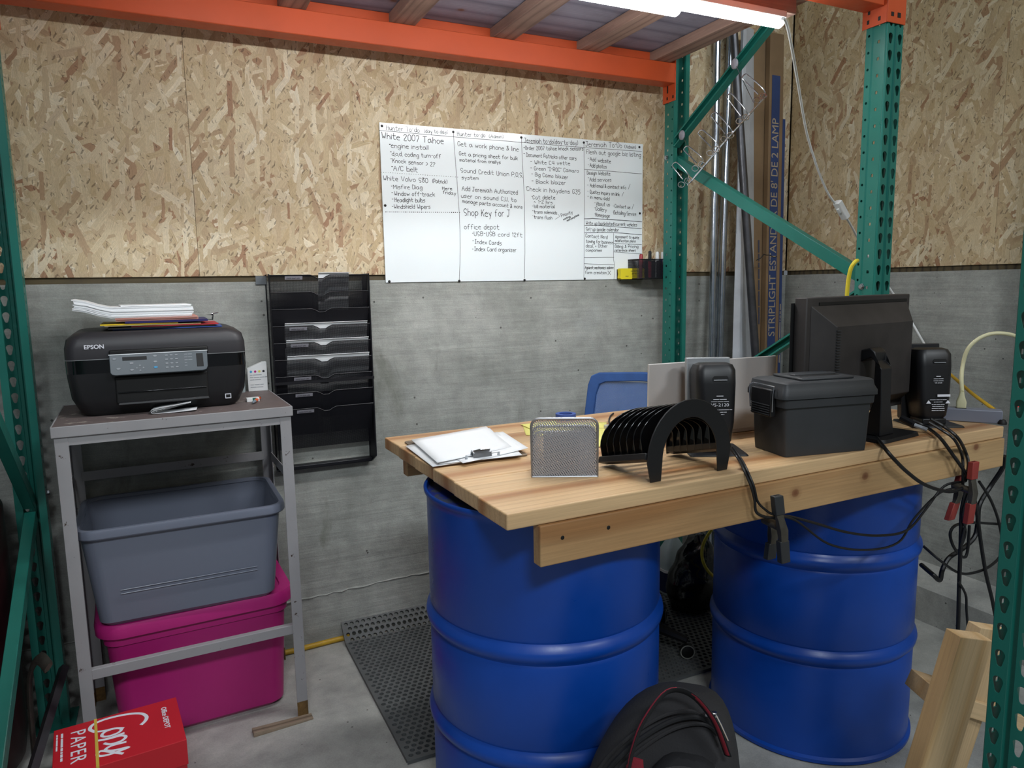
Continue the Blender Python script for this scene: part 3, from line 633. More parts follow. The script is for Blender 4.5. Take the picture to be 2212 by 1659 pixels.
# mesh pen cup on the wall with its markers
a_=at(1381,575,Y=-.03); 
cx=at(1380,560,Y=-.09).x; cz0=at(1390,602,Y=-.09).z; cz1=at(1385,560,Y=-.09).z; cxr=at(1466,560,Y=-.05).x
PC=thing('pen_cup','black wire-mesh pen basket hung at the whiteboard corner','pen cup',(cx,-.005,cz0))
w=cxr-cx; h=cz1-cz0
b=B(); poly=[(0,0),(w,0),(w,-.072),(w-.02,-.080),(w*.5,-.084),(.02,-.080),(0,-.072)]
vs=[(p[0],p[1],z) for z in (0,h) for p in poly]; n=len(poly)
b.add(vs,[(i,(i+1)%n,n+(i+1)%n,n+i) for i in range(n)]+[tuple(range(n-1,-1,-1))]); b.box(w*.5-.0008,w*.5+.0008,-.08,0,0,h*.95)
obj('mesh_body',b,'cup',PC,smooth_=False)
obj('rim',B().tube([(p[0],p[1],h) for p in poly],.0022,6,closed=True),'orgs',PC); obj('rim',B().tube([(p[0],p[1],.001) for p in poly],.0018,6,closed=True),'orgs',PC)
mk=[('redm',1385,548,'dark red marker leaning in the pen basket nearest the board',.06,.0085),('slot',1404,541,'black capped marker with pink barrel in the pen basket',.0,.0075),('white',1420,543,'white marker with dark cap ring in the pen basket',.02,.0085),('bluem',1428,560,'short blue marker low in the pen basket',0,.006),('white',1431,543,'white marker leaning left behind the grey one in the pen basket',-.18,.0075),('greym',1440,542,'fat grey marker in the pen basket',.0,.012),('white',1450,549,'thin white marker leaning right in the pen basket',.45,.006)]
for m,x,y,lb,lean,r in mk:
    tp=at(x,y,Y=-.045-.02*(r<.008)); L=tp.z-cz0-.006
    t=thing('marker',lb,'marker',(tp.x-math.tan(lean)*L*.55,tp.y,cz0+.004),0,'markers in the pen basket',rot=(0,lean*.55,0))
    obj('barrel',B().lathe([(r*.8,0),(r,.004),(r,L*.62)],12),'pinkm' if m=='slot' else m,t)
    obj('cap',B().lathe([(r*1.08,L*.6),(r*1.08,L*.66),(r*.95,L*.96),(r*.7,L)],12),m,t)
# ---------------------------------------------------------------- wall file organizer
OX0,OX1,OZ1=.352,.695,1.472
WO=thing('wall_file_organizer','tall black mesh wall file organizer with stepped pockets beside the printer table','file organizer',(OX0,-.002,OZ1-.735))
H=.735; w=OX1-OX0+.018
for x in (0,w):
    b=B(); b.add([(x,0,0),(x,-.035,0),(x,-.095,.03),(x,-.095,.28),(x,-.095,H),(x,0,H)],[(0,1,2,3,4,5)])
    obj('side_panel',b,'orgm',WO,smooth_=False)
    obj('side_frame',B().tube([(x,-.001,0),(x,-.035,0),(x,-.095,.03),(x,-.095,H),(x,-.001,H)],.0028,6,closed=True),'orgs',WO)
obj('split_bracket',B().box(-.004,w+.004,-.1,-.085,H*.455,H*.468),'orgs',WO)
step=.0615
for k in range(9):
    zt=H-.004-k*step; zb=zt-.17 if k<8 else zt-.16; yb=-.094; y0=-.035
    b=B(); xs_=[0,.40,.44,.47,.53,.56,.60,1]; dz=[0,0,-.006,-.013,-.013,-.006,0,0]
    top=[(.003+(w-.006)*u,yb,zt+d) for u,d in zip(xs_,dz)]; bot=[(.003+(w-.006)*u,y0,max(zb,.012)) for u in xs_]
    n=len(top); b.add(top+bot,[(i,i+1,n+i+1,n+i) for i in range(n-1)])
    po=obj('pocket',b,'orgm',WO,smooth_=False)
    obj('pocket_lip',B().tube(top,.0018,6),'orgs',po)
    if k in (0,3,4,6,7,8):
        lx=.055+.005*k*.4; lw=.062
        def pp(u,v): # on the pocket face
            f=v/.17; return (lx+u,yb+(y0-yb)*f-.0022,zt-v)
        b=B(); b.add([pp(0,.004),pp(lw,.004),pp(lw,.016),pp(0,.016)],[(3,2,1,0)]); lo=obj('label_tag',b,'taglab',po,smooth_=False,solid=.0006,label='grey label strip with faint handwriting')
        q=B(); stroke_text(q,'ununm muwn unm',Vector(pp(.006,.013)),Vector(pp(.052,.013)),.005,.0006,pp(0,.010)[1]-.0009,.1); obj('handwriting',q,'ink',po,smooth_=False)
obj('bottom_rail',B().box(0,w,-.036,0,-.004,.012),'orgs',WO,bevel=.003)
obj('hanger_tab',B().box(-.035,.004,-.004,-.001,H-.035,H-.005),'steel',WO)
def pocket_paper(k,x0,x1,up,lb,mat='paper',t=.004):
    zt=OZ1-.004-k*step; b=B()
    y=-.002-.094+.010
    n=6
    for j in range(3):
        yy=y+.0032*j; uu=up-.0015*j
        pr=[(yy,zt-.13),(yy-.0012,zt-.02),(yy-.003,zt+uu*.6),(yy-.010,zt+uu),(yy-.009,zt+uu+.0012),(yy-.001,zt+uu*.62),(yy+.0008,zt-.02),(yy+.002,zt-.13)]
        pr=[(a+.03*max(0,(zt-c))/.13,c) for a,c in pr]
        b.prism(pr,x0+.001*j,x1-.002*j,'x')
    o=obj('paper_sheaf',b,mat,None,bevel=0); tag(o,lb,'paper','papers in the wall file organizer'); return o
pocket_paper(3,.398,.702,.010,'white paper sheaf in the upper of three filled organizer pockets')
pocket_paper(4,.400,.704,.010,'white paper sheaf in the middle of three filled organizer pockets')
pocket_paper(5,.400,.704,.013,'white paper sheaf with curled edge in the lowest filled organizer pocket')
pocket_paper(0,.528,.640,.008,'small white papers sticking out of the top organizer pocket')
# ---------------------------------------------------------------- corner stock: conduits, flashing, cartons
def leaning(name,lb,cat,px0,px1,y0,y1,mat,r,yt=-.03,yb=-.14,n=16,grp=None,hollow=True):
    p0=at(px0[0],px0[1],Y=y0); p1=at(px1[0],px1[1],Y=y1)   # two points on its axis
    d=(p0-p1).normalized(); k=(p1.z-.01)/d.z; foot=p1-d*k; top=foot+d*((2.62)/d.z)
    o=obj(name,B().tube([foot,foot.lerp(top,.5),top],r,n),mat); return tag(o,lb,cat,grp)
leaning('conduit_pipe','leftmost shiny conduit standing in the corner behind the rack','pipe',(1549,100),(1538,740),-.05,-.12,'galv',.0165,grp='conduits in the corner')
leaning('conduit_pipe','shiny conduit just left of the white flashing','pipe',(1577,100),(1556,740),-.05,-.11,'galv',.0145,grp='conduits in the corner')
leaning('conduit_pipe','slimmer conduit partly behind the two front ones','pipe',(1566,300),(1548,740),-.02,-.03,'galv',.012,grp='conduits in the corner')
leaning('iron_pipe','dark round pipe leaning across the cartons in the corner','pipe',(1588,120),(1630,740),-.125,-.205,'dpipe',.019)
def board_lean(name,lb,cat,q,mat,t=.03):
    "q: four 3D corners bl,br,tr,tl of the front face"
    q=[Vector(p) for p in q]; n=(q[1]-q[0]).cross(q[3]-q[0]).normalized()*t
    if n.y<0: n=-n
    o=q[0].copy(); b=B(); b.loft([[tuple(p-o) for p in q],[tuple(p-o+n) for p in q]])
    ob=obj(name,b,mat,None,smooth_=False,bevel=.001,loc=o); return tag(ob,lb,cat)
f=lambda x,y,Y:at(x,y,Y=Y)
# white flashing
p=[f(1583,740,-.13),f(1598,740,-.15),f(1602,740,-.15),f(1628,740,-.10)]
q=[f(1600,100,-.065),f(1606,100,-.085),f(1612,100,-.085),f(1628,100,-.065)]
def ext(a,c,z): d=c-a; return a+d*((z-a.z)/d.z)
b=B(); ra=[ext(a,c,.005) for a,c in zip(p,q)]; rb=[ext(a,c,2.60) for a,c in zip(p,q)]; mid=[a.lerp(c,.5) for a,c in zip(ra,rb)]
b.add(ra+mid+rb,[(i+4*j,i+1+4*j,i+5+4*j,i+4+4*j) for j in (0,1) for i in range(3)])
o=obj('metal_flashing',b,'flash',None,solid=.002,smooth_=False); tag(o,'white folded metal flashing standing between the conduits and the dark pipe','metal strip')
def carton(name,lb,xl,xr,ys_,y,mat='card',depth=.027):
    bl,br=f(xl[1],740,y-.03),f(xr[1],740,y-.03); tl,tr=f(xl[0],ys_,y),f(xr[0],ys_,y)
    q=[ext(bl,tl,.005),ext(br,tr,.005),ext(br,tr,2.60),ext(bl,tl,2.60)]
    return q,board_lean(name,lb,'carton',q,mat,depth)
q,c1=carton('light_fixture_carton','long brown lamp carton with a blue lettered band in the corner',(1662,1652),(1692,1684),200,-.075)
o0=c1.location.copy(); ux=(q[1]-q[0]).normalized(); uz=(q[3]-q[0]).normalized(); nn=ux.cross(uz).normalized()
if nn.y>0: nn=-nn
W_=(q[1]-q[0]).length
def strip_on(par,u0,u1,v0,v1,mat,name,off=.0012):
    b=B(); c=[ux*u0*W_+uz*v0,ux*u1*W_+uz*v0,ux*u1*W_+uz*v1,ux*u0*W_+uz*v1]; b.add([tuple(p+nn*off) for p in c],[(0,1,2,3)])
    return obj(name,b,mat,par,smooth_=False,solid=.0006)
strip_on(c1,.14,.62,.02,2.4,'cblue','blue_band'); strip_on(c1,.82,.98,.02,2.2,'cblue','blue_band')
text("STRIPLIGHT ESTANDAR DE 8' DE 2 LAMP",.060,'cprint',c1,frame(ux*.56*W_+uz*1.135+nn*.002,uz,-ux),ext=.0003,spacing=.98)
text("STRIPLIGHT ESTANDAR DE 8' DE 2 LAMP",.060,'cprint',c1,frame(ux*.56*W_+uz*(-.33)+nn*.002,uz,-ux),ext=.0003,spacing=.98)
fine("Model No: 2-lamp striplight 8 ft  T8  120V",.016,'cprint',c1,frame(ux*.94*W_+uz*1.0+nn*.002,uz,-ux),ext=.0003)
q,c2=carton('light_fixture_carton','brown lamp carton with dark lettering behind the dark pipe',(1620,1622),(1664,1654),200,-.044,depth=.024)
ux=(q[1]-q[0]).normalized(); uz=(q[3]-q[0]).normalized(); nn=ux.cross(uz).normalized(); W_=(q[1]-q[0]).length
if nn.y>0: nn=-nn
text("LAMP STRIPLIGHT",.060,'cprintb',c2,frame(ux*.32*W_+uz*.62+nn*.0025,uz,-ux),ext=.0003)
fine("FRAGILE HANDLE WITH CARE  DO NOT STACK",.024,'cprintb',c2,frame(ux*.84*W_+uz*1.20+nn*.0025,uz,-ux),ext=.0003)
# thin crooked twig of wire tucked behind the band
P=[at(x,y,Y=-.16) for x,y in [(1634,562),(1644,557),(1650,549),(1655,551),(1662,551),(1672,556),(1678,554)]]
o=obj('binding_wire',B().tube(P,.0022,6),'cable'); tag(o,'short crooked dark wire bound around the corner cartons','wire')
# ---------------------------------------------------------------- chrome hook rack hung from the upper brace
HK=thing('hook_rack','chrome wire hook rack hanging aslant from two magnets on the brace','hook rack',tuple(at(1490,350,X=2.05)))
T0=Vector(HK.location)
def hp(x,y,dx=0.0): return at(x,y,X=2.05+dx)-T0
for dx,(ox,oy) in ((0,(0,0)),(0,(7,-6))):
    obj('rail_wire',B().tube([hp(1485+ox,400+oy),hp(1570+ox,300+oy),hp(1650+ox,212+oy)],.0026,8),'chrome',HK)
hooks=[(1482,390,1457,360),(1512,355,1482,325),(1544,322,1513,290),(1574,292,1541,252),(1607,253,1575,212),(1645,207,1608,170)]
for x,y,hx,hy in hooks:
    P=[hp(x-7,y-3,-.004),hp(hx-2,hy+2,-.028),hp(hx-4,hy-4,-.034),hp(hx+1,hy-9,-.036),hp(hx+8,hy-7,-.032),hp(x+6,y-12,-.006),hp(x+2,y+2,0)]
    hb=B().tube(smooth(P,4),.0025,7)
    for c0 in (-8,6):
        lp=[hp(x-2+c0+7*math.cos(a),y+4-c0*.6+6*math.sin(a),-.003) for a in [2*PI*k/14 for k in range(14)]]; hb.tube(lp,.0018,6,closed=True)
    obj('hook',hb,'chrome',HK)
for mx,my,ax,ay in ((1587,138,1628,222),(1473,292,1503,362)):
    o=obj('magnet',B().ball(hp(mx,my,.03),.010,.018,.021,12,8),'taglab',HK); obj('magnet_wire',B().tube([hp(mx+4,my+6,.01),hp(mx+12,my+24,.0),hp(ax,ay,0)],.0014,6),'chrome',HK)
# ---------------------------------------------------------------- steel table at the left
TZ=1.05
TF=at(107,925,Z=TZ); TRr=at(632,878,Z=TZ)
TA=math.atan2(TRr.y-TF.y,TRr.x-TF.x); TL=(TRr-TF).length; TD=.452
TB=thing('steel_table','chipped grey steel table carrying the printer','table',(TF.x,TF.y,0),TA)
TM=Matrix.Translation((TF.x,TF.y,0))@Matrix.Rotation(TA,4,'Z')
def tl(p): return TM.inverted()@Vector(p)
obj('table_top',B().box(.004,TL-.004,.004,TD-.004,TZ-.006,TZ),'tabtop',TB,smooth_=False,bevel=.001)
b=B(); 
for x0,x1,y0,y1 in ((0,TL,0,.004),(0,TL,TD-.004,TD),(0,.004,.004,TD-.004),(TL-.004,TL,.004,TD-.004)): b.box(x0,x1,y0,y1,TZ-.030,TZ+.001)
obj('edge_band',b,'tabl',TB,smooth_=False,bevel=.0015)
def angle(x,y,sx,sy,z0,z1):
    b=B(); t=.0035; l=.034
    b.box(min(x,x+sx*l),max(x,x+sx*l),min(y,y+sy*t),max(y,y+sy*t),z0,z1); b.box(min(x,x+sx*t),max(x,x+sx*t),min(y+sy*t,y+sy*l),max(y+sy*t,y+sy*l),z0,z1); return b
for x,y,sx,sy in ((.006,.006,1,1),(TL-.006,.006,-1,1),(.006,TD-.006,1,-1),(TL-.006,TD-.006,-1,-1)):
    lg=obj('leg',angle(x,y,sx,sy,.05,TZ-.030),'tabl',TB,smooth_=False,bevel=.001)
    obj('leg_tip',angle(x-sx*.0004,y-sy*.0004,sx,sy,0,.05),'rust',lg,smooth_=False)
obj('apron',B().box(.04,TL-.04,.007,.0105,TZ-.055,TZ-.030),'tabl',TB,smooth_=False)
obj('apron',B().box(.04,TL-.04,TD-.0105,TD-.007,TZ-.055,TZ-.030),'tabl',TB,smooth_=False)
def rail(x0,x1,y0,y1,z):
    b=B(); b.box(x0,x1,y0,y0+.003,z-.030,z); 
    if x1-x0>y1-y0: b.box(x0,x1,y0+.003,y0+.022,z-.003,z)
    return b
obj('rail',rail(.034,TL-.034,.0097,.03,.322),'tabl',TB,smooth_=False,bevel=.001)
b=B(); b.box(.034,TL-.034,TD-.013,TD-.010,.79,.822); obj('rail',b,'tabl',TB,smooth_=False,bevel=.001)
for x in (.0097,TL-.0127): 
    b=B(); b.box(x,x+.003,.04,TD-.04,.79,.822); obj('rail',b,'tabl',TB,smooth_=False,bevel=.001)
# printer
PF=at(150,908,Z=TZ); PW,PD,PH=.500,.372,.250
pr_a=TA-.01
PR=thing('printer','black all-in-one inkjet printer on the grey steel table','printer',(PF.x,PF.y+.018,TZ+.0012),pr_a); KX,KZ=.500/.452,.250/.232; PR.scale=(KX,KX,KZ)
PRM=Matrix.Translation((PF.x,PF.y+.018,TZ+.0012))@Matrix.Rotation(pr_a,4,'Z'); PW,PD,PH=.452,.336,.232
def lring(x,y0,y1,z0,z1,r0,r1,n=6):
    # section across x: rounded front
    return None
# casing: lofted from bottom to top, narrower foot
cx,cy=PW/2,PD/2
body=B().loft([rr(PW-.07,PD-.03,.03,.0,5,cx,cy),rr(PW-.045,PD-.012,.035,.012,5,cx,cy),rr(PW-.012,PD-.004,.03,.05,5,cx,cy),rr(PW,PD,.025,.115,5,cx,cy),rr(PW,PD,.025,.148,5,cx,cy)])
obj('casing',body,'black',PR)
band=B().loft([rr(PW+.0012,PD+.0012,.026,.120,5,cx,cy),rr(PW+.0016,PD+.0016,.026,.158,5,cx,cy)]); obj('gloss_band',band,'blackg',PR)
lid=B().loft([rr(PW+.002,PD+.002,.026,.1585,5,cx,cy),rr(PW+.001,PD+.001,.027,.190,5,cx,cy),rr(PW-.010,PD-.008,.032,.214,5,cx,cy),rr(PW-.045,PD-.030,.036,.229,5,cx,cy),rr(PW-.075,PD-.05,.03,.232,5,cx,cy)])
obj('scanner_lid',lid,'prn',PR)
obj('trim_line',B().loft([rr(PW+.0045,PD+.0045,.027,.1572,5,cx,cy),rr(PW+.0045,PD+.0045,.027,.1588,5,cx,cy)]),'silver',PR)
# mouth
mo=B(); mo.box(.112,.345,-.0035,.02,.030,.108); obj('paper_slot',mo,'slot',PR,smooth_=False,bevel=.004)
tr=B(); tr.loft([[(x,y,z) for x,y,z in ((.115,-.030,.030),(.345,-.030,.030),(.345,-.010,.026),(.115,-.010,.026))],[(x,y,z) for x,y,z in ((.118,-.028,.038),(.342,-.028,.038),(.342,-.004,.036),(.118,-.004,.036))]])
obj('output_tray',tr,'black',PR,bevel=.002)
obj('slot_bar',B().box(.118,.340,-.006,-.002,.060,.064),'blackg',PR,bevel=.001)
# control panel tilted
pm=Matrix.Translation((.104,-.022,.112))@Matrix.Rotation(math.radians(-14),4,'X')
cp=B().loft([[(x,y,z) for x,z in [(0,.008),(.004,.002),(.012,0),(.228,0),(.238,.003),(.242,.012),(.243,.058),(0,.058)]] for y in (-.006,.012)])
po=obj('control_panel',cp,'panelgrey',PR,bevel=.0015); po.matrix_local=pm
obj('panel_hinge',B().box(.104,.350,-.012,.002,.160,.182),'slot',PR,bevel=.004)
b=B(); b.box(-.001,.244,-.0075,-.006,.0565,.0585); obj('panel_edge',b,'silver',po)
q=B(); q.box(.031,.090,-.0068,-.0058,.040,.050); obj('display',q,'slot',po,bevel=.0008)
btn=[(.012,.046),(.020,.018),(.052,.032),(.052,.013),(.110,.049),(.110,.033),(.110,.017)]
for i,(x,z) in enumerate(btn):
    q=B(); q.lathe([(.0042,-.0005),(.0036,.0014)],12); o=obj('button',q,'prints' if i!=6 else 'dot_c',po); o.matrix_local=Matrix.Translation((x,-.006,z))@Matrix.Rotation(PI/2,4,'X')@Matrix.Diagonal((1.3,.7,1,1))
for r_ in range(4):
    for c_ in range(3):
        o=obj('key',B().box(-.0036,.0036,-.0072,-.0058,-.0018,.0018),'prints',po,smooth_=False,bevel=.0006); o.location=(.138+.0125*c_,0,.049-.0115*r_)
for x,z in ((.072,.025),(.080,.018),(.072,.011),(.064,.018)):
    o=obj('arrow_key',B().prism([(-.003,-.002),(.003,-.002),(0,.0025)],-.0070,-.0058,'y'),'prints',po,smooth_=False); o.location=(x,0,z)
obj('memory_card_cover',B().box(.214,.231,-.0072,-.0058,.012,.050),'slot',po,bevel=.001)
for z in (.048,.040,.032,.024,.016): fine('menu  setup' if z>.03 else 'fax',.0042,'prints',po,frame((.183,-.0062,z),(1,0,0),(0,0,1)),ext=.0001)
text('EPSON',.0155,'print',PR,frame((.047,-.0022,.188),(1,0,0),(0,0,1)),ext=.0006,offset=.0004)
q=B(); q.box(.388,.404,-.0030,.0,.022,.036); q2=B(); q2.box(.390,.402,-.0034,-.0028,.025,.034)
bd=obj('energy_mark',q,'print',PR,smooth_=False); bd.location=(0,.0035,.0); o=obj('energy_mark_inset',q2,'slot',bd,smooth_=False); 
# things on the printer: folders and paper
PT=TZ+.25
def sheet_stack(name,lb,cat,mat,cen,w,d,t,ang,grp=None,curl=0.0,base=None,edge=None,skew=.003,sheets=5,dip=0):
    M=Matrix.Rotation(ang,4,'Z'); b=B()
    for s in range(sheets):
        z0=t*s/sheets; z1=t*(s+1)/sheets*.995+z0*.005; ox,oy=random.uniform(-skew,skew),random.uniform(-skew,skew)
        n=10; top=[];bot=[]
        xs_=[-w/2+w*i/n for i in range(n+1)]
        def cz(x):
            u=max(0,(-x-w*.18)/(w*.32)); return curl*u*u*(3-2*u)+dip*math.sin((x/w+.5)*PI)
        rings=[[(x+ox,-d/2+oy,z0+cz(x)),(x+ox,d/2+oy,z0+cz(x)),(x+ox,d/2+oy,z1+cz(x)),(x+ox,-d/2+oy,z1+cz(x))] for x in xs_]
        b.loft(rings)
    o=obj(name,b,mat,None,loc=cen,rot=(0,0,ang)); tag(o,lb,cat,grp); return o
pc=PRM@Vector((.262,.17,.232))
def on(dx,dy,dz): return PRM@Vector((.250+dx*1.15,.17+dy,.2505+dz))
sheet_stack('document_folder','dark blue folder at the bottom of the pile on the printer','folder','bluef',on(.035,0,.0012),.31,.235,.0025,pr_a-.05,'folders on the printer',sheets=1)
sheet_stack('document_folder','black folder low in the pile on the printer','folder','slot',on(.012,-.006,.0045),.30,.24,.004,pr_a+.03,'folders on the printer',sheets=2)
sheet_stack('document_folder','red folder whose corner shows at the right of the pile','folder','redf',on(.050,-.004,.0092),.25,.22,.003,pr_a-.02,'folders on the printer',sheets=1)
sheet_stack('document_folder','tan folder in the pile on the printer','folder','manila',on(-.01,.0,.0130),.27,.23,.0025,pr_a+.02,'folders on the printer',sheets=1)
sheet_stack('document_folder','yellow folder showing at the left of the pile','folder','yelf',on(-.04,.004,.0162),.215,.23,.0035,pr_a,'folders on the printer',sheets=1)
sheet_stack('document_folder','navy folder under the clipped peach papers','folder','navyf',on(.03,-.004,.0205),.235,.22,.006,pr_a-.02,'folders on the printer',sheets=2)
sheet_stack('paper_stack','peach edged papers held by the binder clip on the printer','paper','pinkp',on(.005,-.004,.0272),.232,.215,.010,pr_a-.01,sheets=4)
sheet_stack('paper_stack','thick curling white paper stack on top of the printer','paper','paper',on(-.052,-.002,.0378),.325,.216,.033,pr_a+.02,curl=.026,sheets=9,skew=.005)
sheet_stack('paper_sheet','single flat white sheets topping the pile on the printer','paper','paper',on(.0,.010,.0715),.20,.20,.0035,pr_a+.05,sheets=1)
t=thing('binder_clip','black binder clip at the right end of the pile on the printer','binder clip',tuple(on(.128,-.06,.026)),pr_a)
obj('clip_body',B().prism([(0,-.003),(.020,-.0045),(.022,.0135),(0,.0125),(.003,.0117),(.019,.0110),(.018,-.002),(.002,-.0012)],-.016,.016,'y'),'blackg',t)
obj('wire_handle',B().tube(smooth([(.016,-.010,.0135),(.024,-.012,.016),(.036,-.007,.018),(.038,0,.0185),(.036,.007,.018),(.024,.012,.016),(.016,.010,.0135)],4),.0012,6),'chrome',t)
# right of the printer
cb0=at(537,846,Z=TZ); ca=TA-.06
t=thing('card_holder_box','small white slant-topped box with four coloured dots beside the printer','box',(cb0.x,cb0.y,TZ),ca)
w=.068
obj('carton',B().prism([(0,0),(w,0),(w,.106),(w*.80,.106),(0,.084)],-.0,.03,'y'),'white',t,bevel=.001)
for i,m in enumerate(('dot_c','dot_m','dot_y','dot_k')):
    o=obj('coloured_dot',B().lathe([(.0042,0),(.0042,.0006)],14),m,t); o.matrix_local=Matrix.Translation((.0125+i*.0145,-.0001,.072))@Matrix.Rotation(PI/2,4,'X')
for i,s_ in enumerate(['Ink cartridges','Keep sealed until use','store upright','','Four colour pack','recycle empties']): 
    if s_: fine(s_,.0060,'prints',t,frame((.008,-.0004,.058-.0090*i),(1,0,0),(0,0,1)),ext=.0001)
p=at(545,872,Z=TZ)
t=thing('small_white_carton','flat white carton lying in front of the slant-topped box','box',(p.x-.012,p.y+.040,TZ),ca+.05)
obj('carton',B().box(0,.040,0,.03,0,.012),'white',t,bevel=.001); obj('green_patch',B().box(.018,.030,-.0004,.004,.003,.0125),'green',t,smooth_=False)
a_=at(546,870,Z=TZ+.006); b_=at(568,854,Z=TZ+.006)
t=thing('pen','orange pen lying at the right end of the steel table','pen',tuple(a_)); d=b_-a_; L=min(d.length,.12); d.normalize()
mm=d.to_track_quat('Z','Y').to_matrix().to_4x4()
o=obj('barrel',B().lathe([(.0052,L*.28),(.0055,L*.3),(.0055,L*.85),(.004,L*.87)],12),'orangep',t); o.matrix_local=mm
o=obj('grip',B().lathe([(.001,0),(.0045,.012),(.0052,L*.28)],12),'greym',t); o.matrix_local=mm
o=obj('plunger',B().lathe([(.003,L*.87),(.003,L*.97)],10),'chrome',t); o.matrix_local=mm
cl=at(524,845,Z=TZ)
rnd=random.Random(3)
b=B(); rings=[]
for i,(r_,z) in enumerate([(.030,0),(.034,.02),(.030,.05),(.032,.075),(.026,.105),(.012,.116)]):
    rings.append([((r_+rnd.uniform(-.006,.006))*.62*math.cos(2*PI*k/12),(r_+rnd.uniform(-.006,.006))*math.sin(2*PI*k/12),z) for k in range(12)])
o=obj('shop_towel',b.loft(rings),'clothb',None,sub=1,loc=(cl.x+.002,cl.y+.060,TZ)); tag(o,'crumpled blue shop towel tucked beside the printer','towel')
p=at(522,848,Z=TZ)
t=thing('ink_bottle','small clear white bottle between the printer and the dotted box','bottle',(p.x+.002,p.y+.005,TZ)); obj('bottle_body',B().lathe([(.011,0),(.012,.004),(.012,.038),(.006,.046)],16),'jug',t); obj('bottle_cap',B().lathe([(.006,.046),(.006,.056)],12),'white',t)
# curled paper in front of the printer
c=at(372,887,Z=TZ)
b=B(); rings=[]; 
arc=[(-.066+.0,.004),(-.060,.009),(-.04,.013),(0,.017),(.045,.024),(.045,.0246),(0,.0178),(-.042,.0138),(-.062,.0098),(-.070,.004),(-.062,-.0005),(-.04,-.0015),(0,-.0008),(.060,.002),(.060,.0012),(0,-.0018),(-.045,-.0025),(-.064,-.0012)]
b.prism([(x,z+.004) for x,z in arc],-.028,.03,'y'); o=obj('folded_paper',b,'paper',None,loc=(c.x+.01,c.y-.026,TZ),rot=(0,0,TA-.12)); tag(o,'small folded white paper curling up in front of the printer','paper')
# pink tote and grey tub
def tub(t,w,d,h,taper,mat,wall=.004,rimw=.0,r=.05,name='tub'):
    rings=[rr(w*taper-.03,d*taper-.03,r*.6,0,6),rr(w*taper,d*taper,r*.8,.018,6),rr(w*.985,d*.985,r,h*.97,6),rr(w,d,r,h,6),rr(w-2*wall,d-2*wall,r-wall,h,6),rr(w*taper-2*wall,d*taper-2*wall,r*.8-wall,.022,6),rr(w*taper-.04,d*taper-.04,r*.5,.006,6)]
    return obj(name,B().loft(rings),mat,t)
PTc=(.012,-.222); pa=TA+.012
PK=thing('storage_tote','magenta plastic storage tote with lid on the floor under the steel table','storage tote',(PTc[0]+.018,PTc[1]+.012,0),pa)
b=B().loft([rr(.455,.315,.04,0,6),rr(.50,.355,.05,.018,6),rr(.535,.385,.05,.33,6),rr(.540,.39,.05,.345,6)])
obj('body',b,'pink',PK)
obj('moulded_step',B().loft([rr(.550,.40,.05,.345,6),rr(.553,.402,.05,.372,6)]),'pink',PK)
b=B().loft([rr(.565,.415,.07,.372,8),rr(.592,.432,.08,.374,8),rr(.595,.434,.08,.402,8),rr(.585,.424,.08,.416,8),rr(.52,.36,.06,.4165,8),rr(.515,.355,.06,.412,8)])
obj('lid',b,'pink',PK)
GB=thing('storage_tub','open smoky grey plastic tub standing on the magenta tote','storage tub',(.018,-.236,.4175),TA-.02)
GB.location.y-=.022; GB.location.x-=.004
H=.315; w,d=.578,.40; tp=.885
rings=[rr(w*tp-.03,d*tp-.03,.03,0,6),rr(w*tp,d*tp,.04,.014,6),rr(w*.985,d*.985,.05,H-.03,6),rr(w*.99,d*.99,.05,H-.012,6),rr(w*.99-.006,d*.99-.006,.047,H-.012,6),rr(w*tp-.006,d*tp-.006,.037,.018,6),rr(w*tp-.04,d*tp-.04,.03,.006,6)]
obj('tub_wall',B().loft(rings),'gbin',GB)
rm=[]
for dw,z in ((-.014,H-.012),(.020,H-.030),(.026,H-.026),(.026,H-.010),(.020,H-.002),(.004,H),(-.010,H-.002)): rm.append(rr(w+dw,d+dw,.052+dw/2,z,6))
obj('rim',B().loft(rm,close=True),'gbin',GB)
for s in (-1,1): obj('handle',B().box(s*(w/2+.004)-.012,s*(w/2+.004)+.012,-.06,.06,H-.05,H-.014),'gbin',GB,bevel=.005)
for z in (.104,.116): obj('moulded_line',B().tube([(-.19,-d*tp/2-.0045-.0001*z-(z/H)*.024,z),(.20,-d*tp/2-.0045-(z/H)*.024,z)],.0012,6),'gbin',GB)
# wood shim
a_=at(548,1578,Z=.0);b_=at(672,1546,Z=0)
o=obj('wood_scrap',B().loft([[(0,-.018,0),(0,.018,0),(0,.017,.014),(0,-.016,.014)],[(.19,-.016,0),(.19,.018,0),(.19,.016,.006),(.19,-.014,.005)]]),'scrap',None,smooth_=False,bevel=.001,loc=(.163,-.512,0),rot=(0,0,.06)); tag(o,'worn flat wood scrap on the floor by the table foot','wood')
# yellow hose along the wall foot
P=[(-.2,-.03,.011),(.1,-.028,.011),(.28,-.035,.011),(.40,-.030,.011),(.52,-.022,.011),(.60,-.02,.011)]
o=obj('air_hose',B().tube(smooth(P,5),.0105,12),'hose'); tag(o,'yellow air hose running along the foot of the concrete wall','hose')
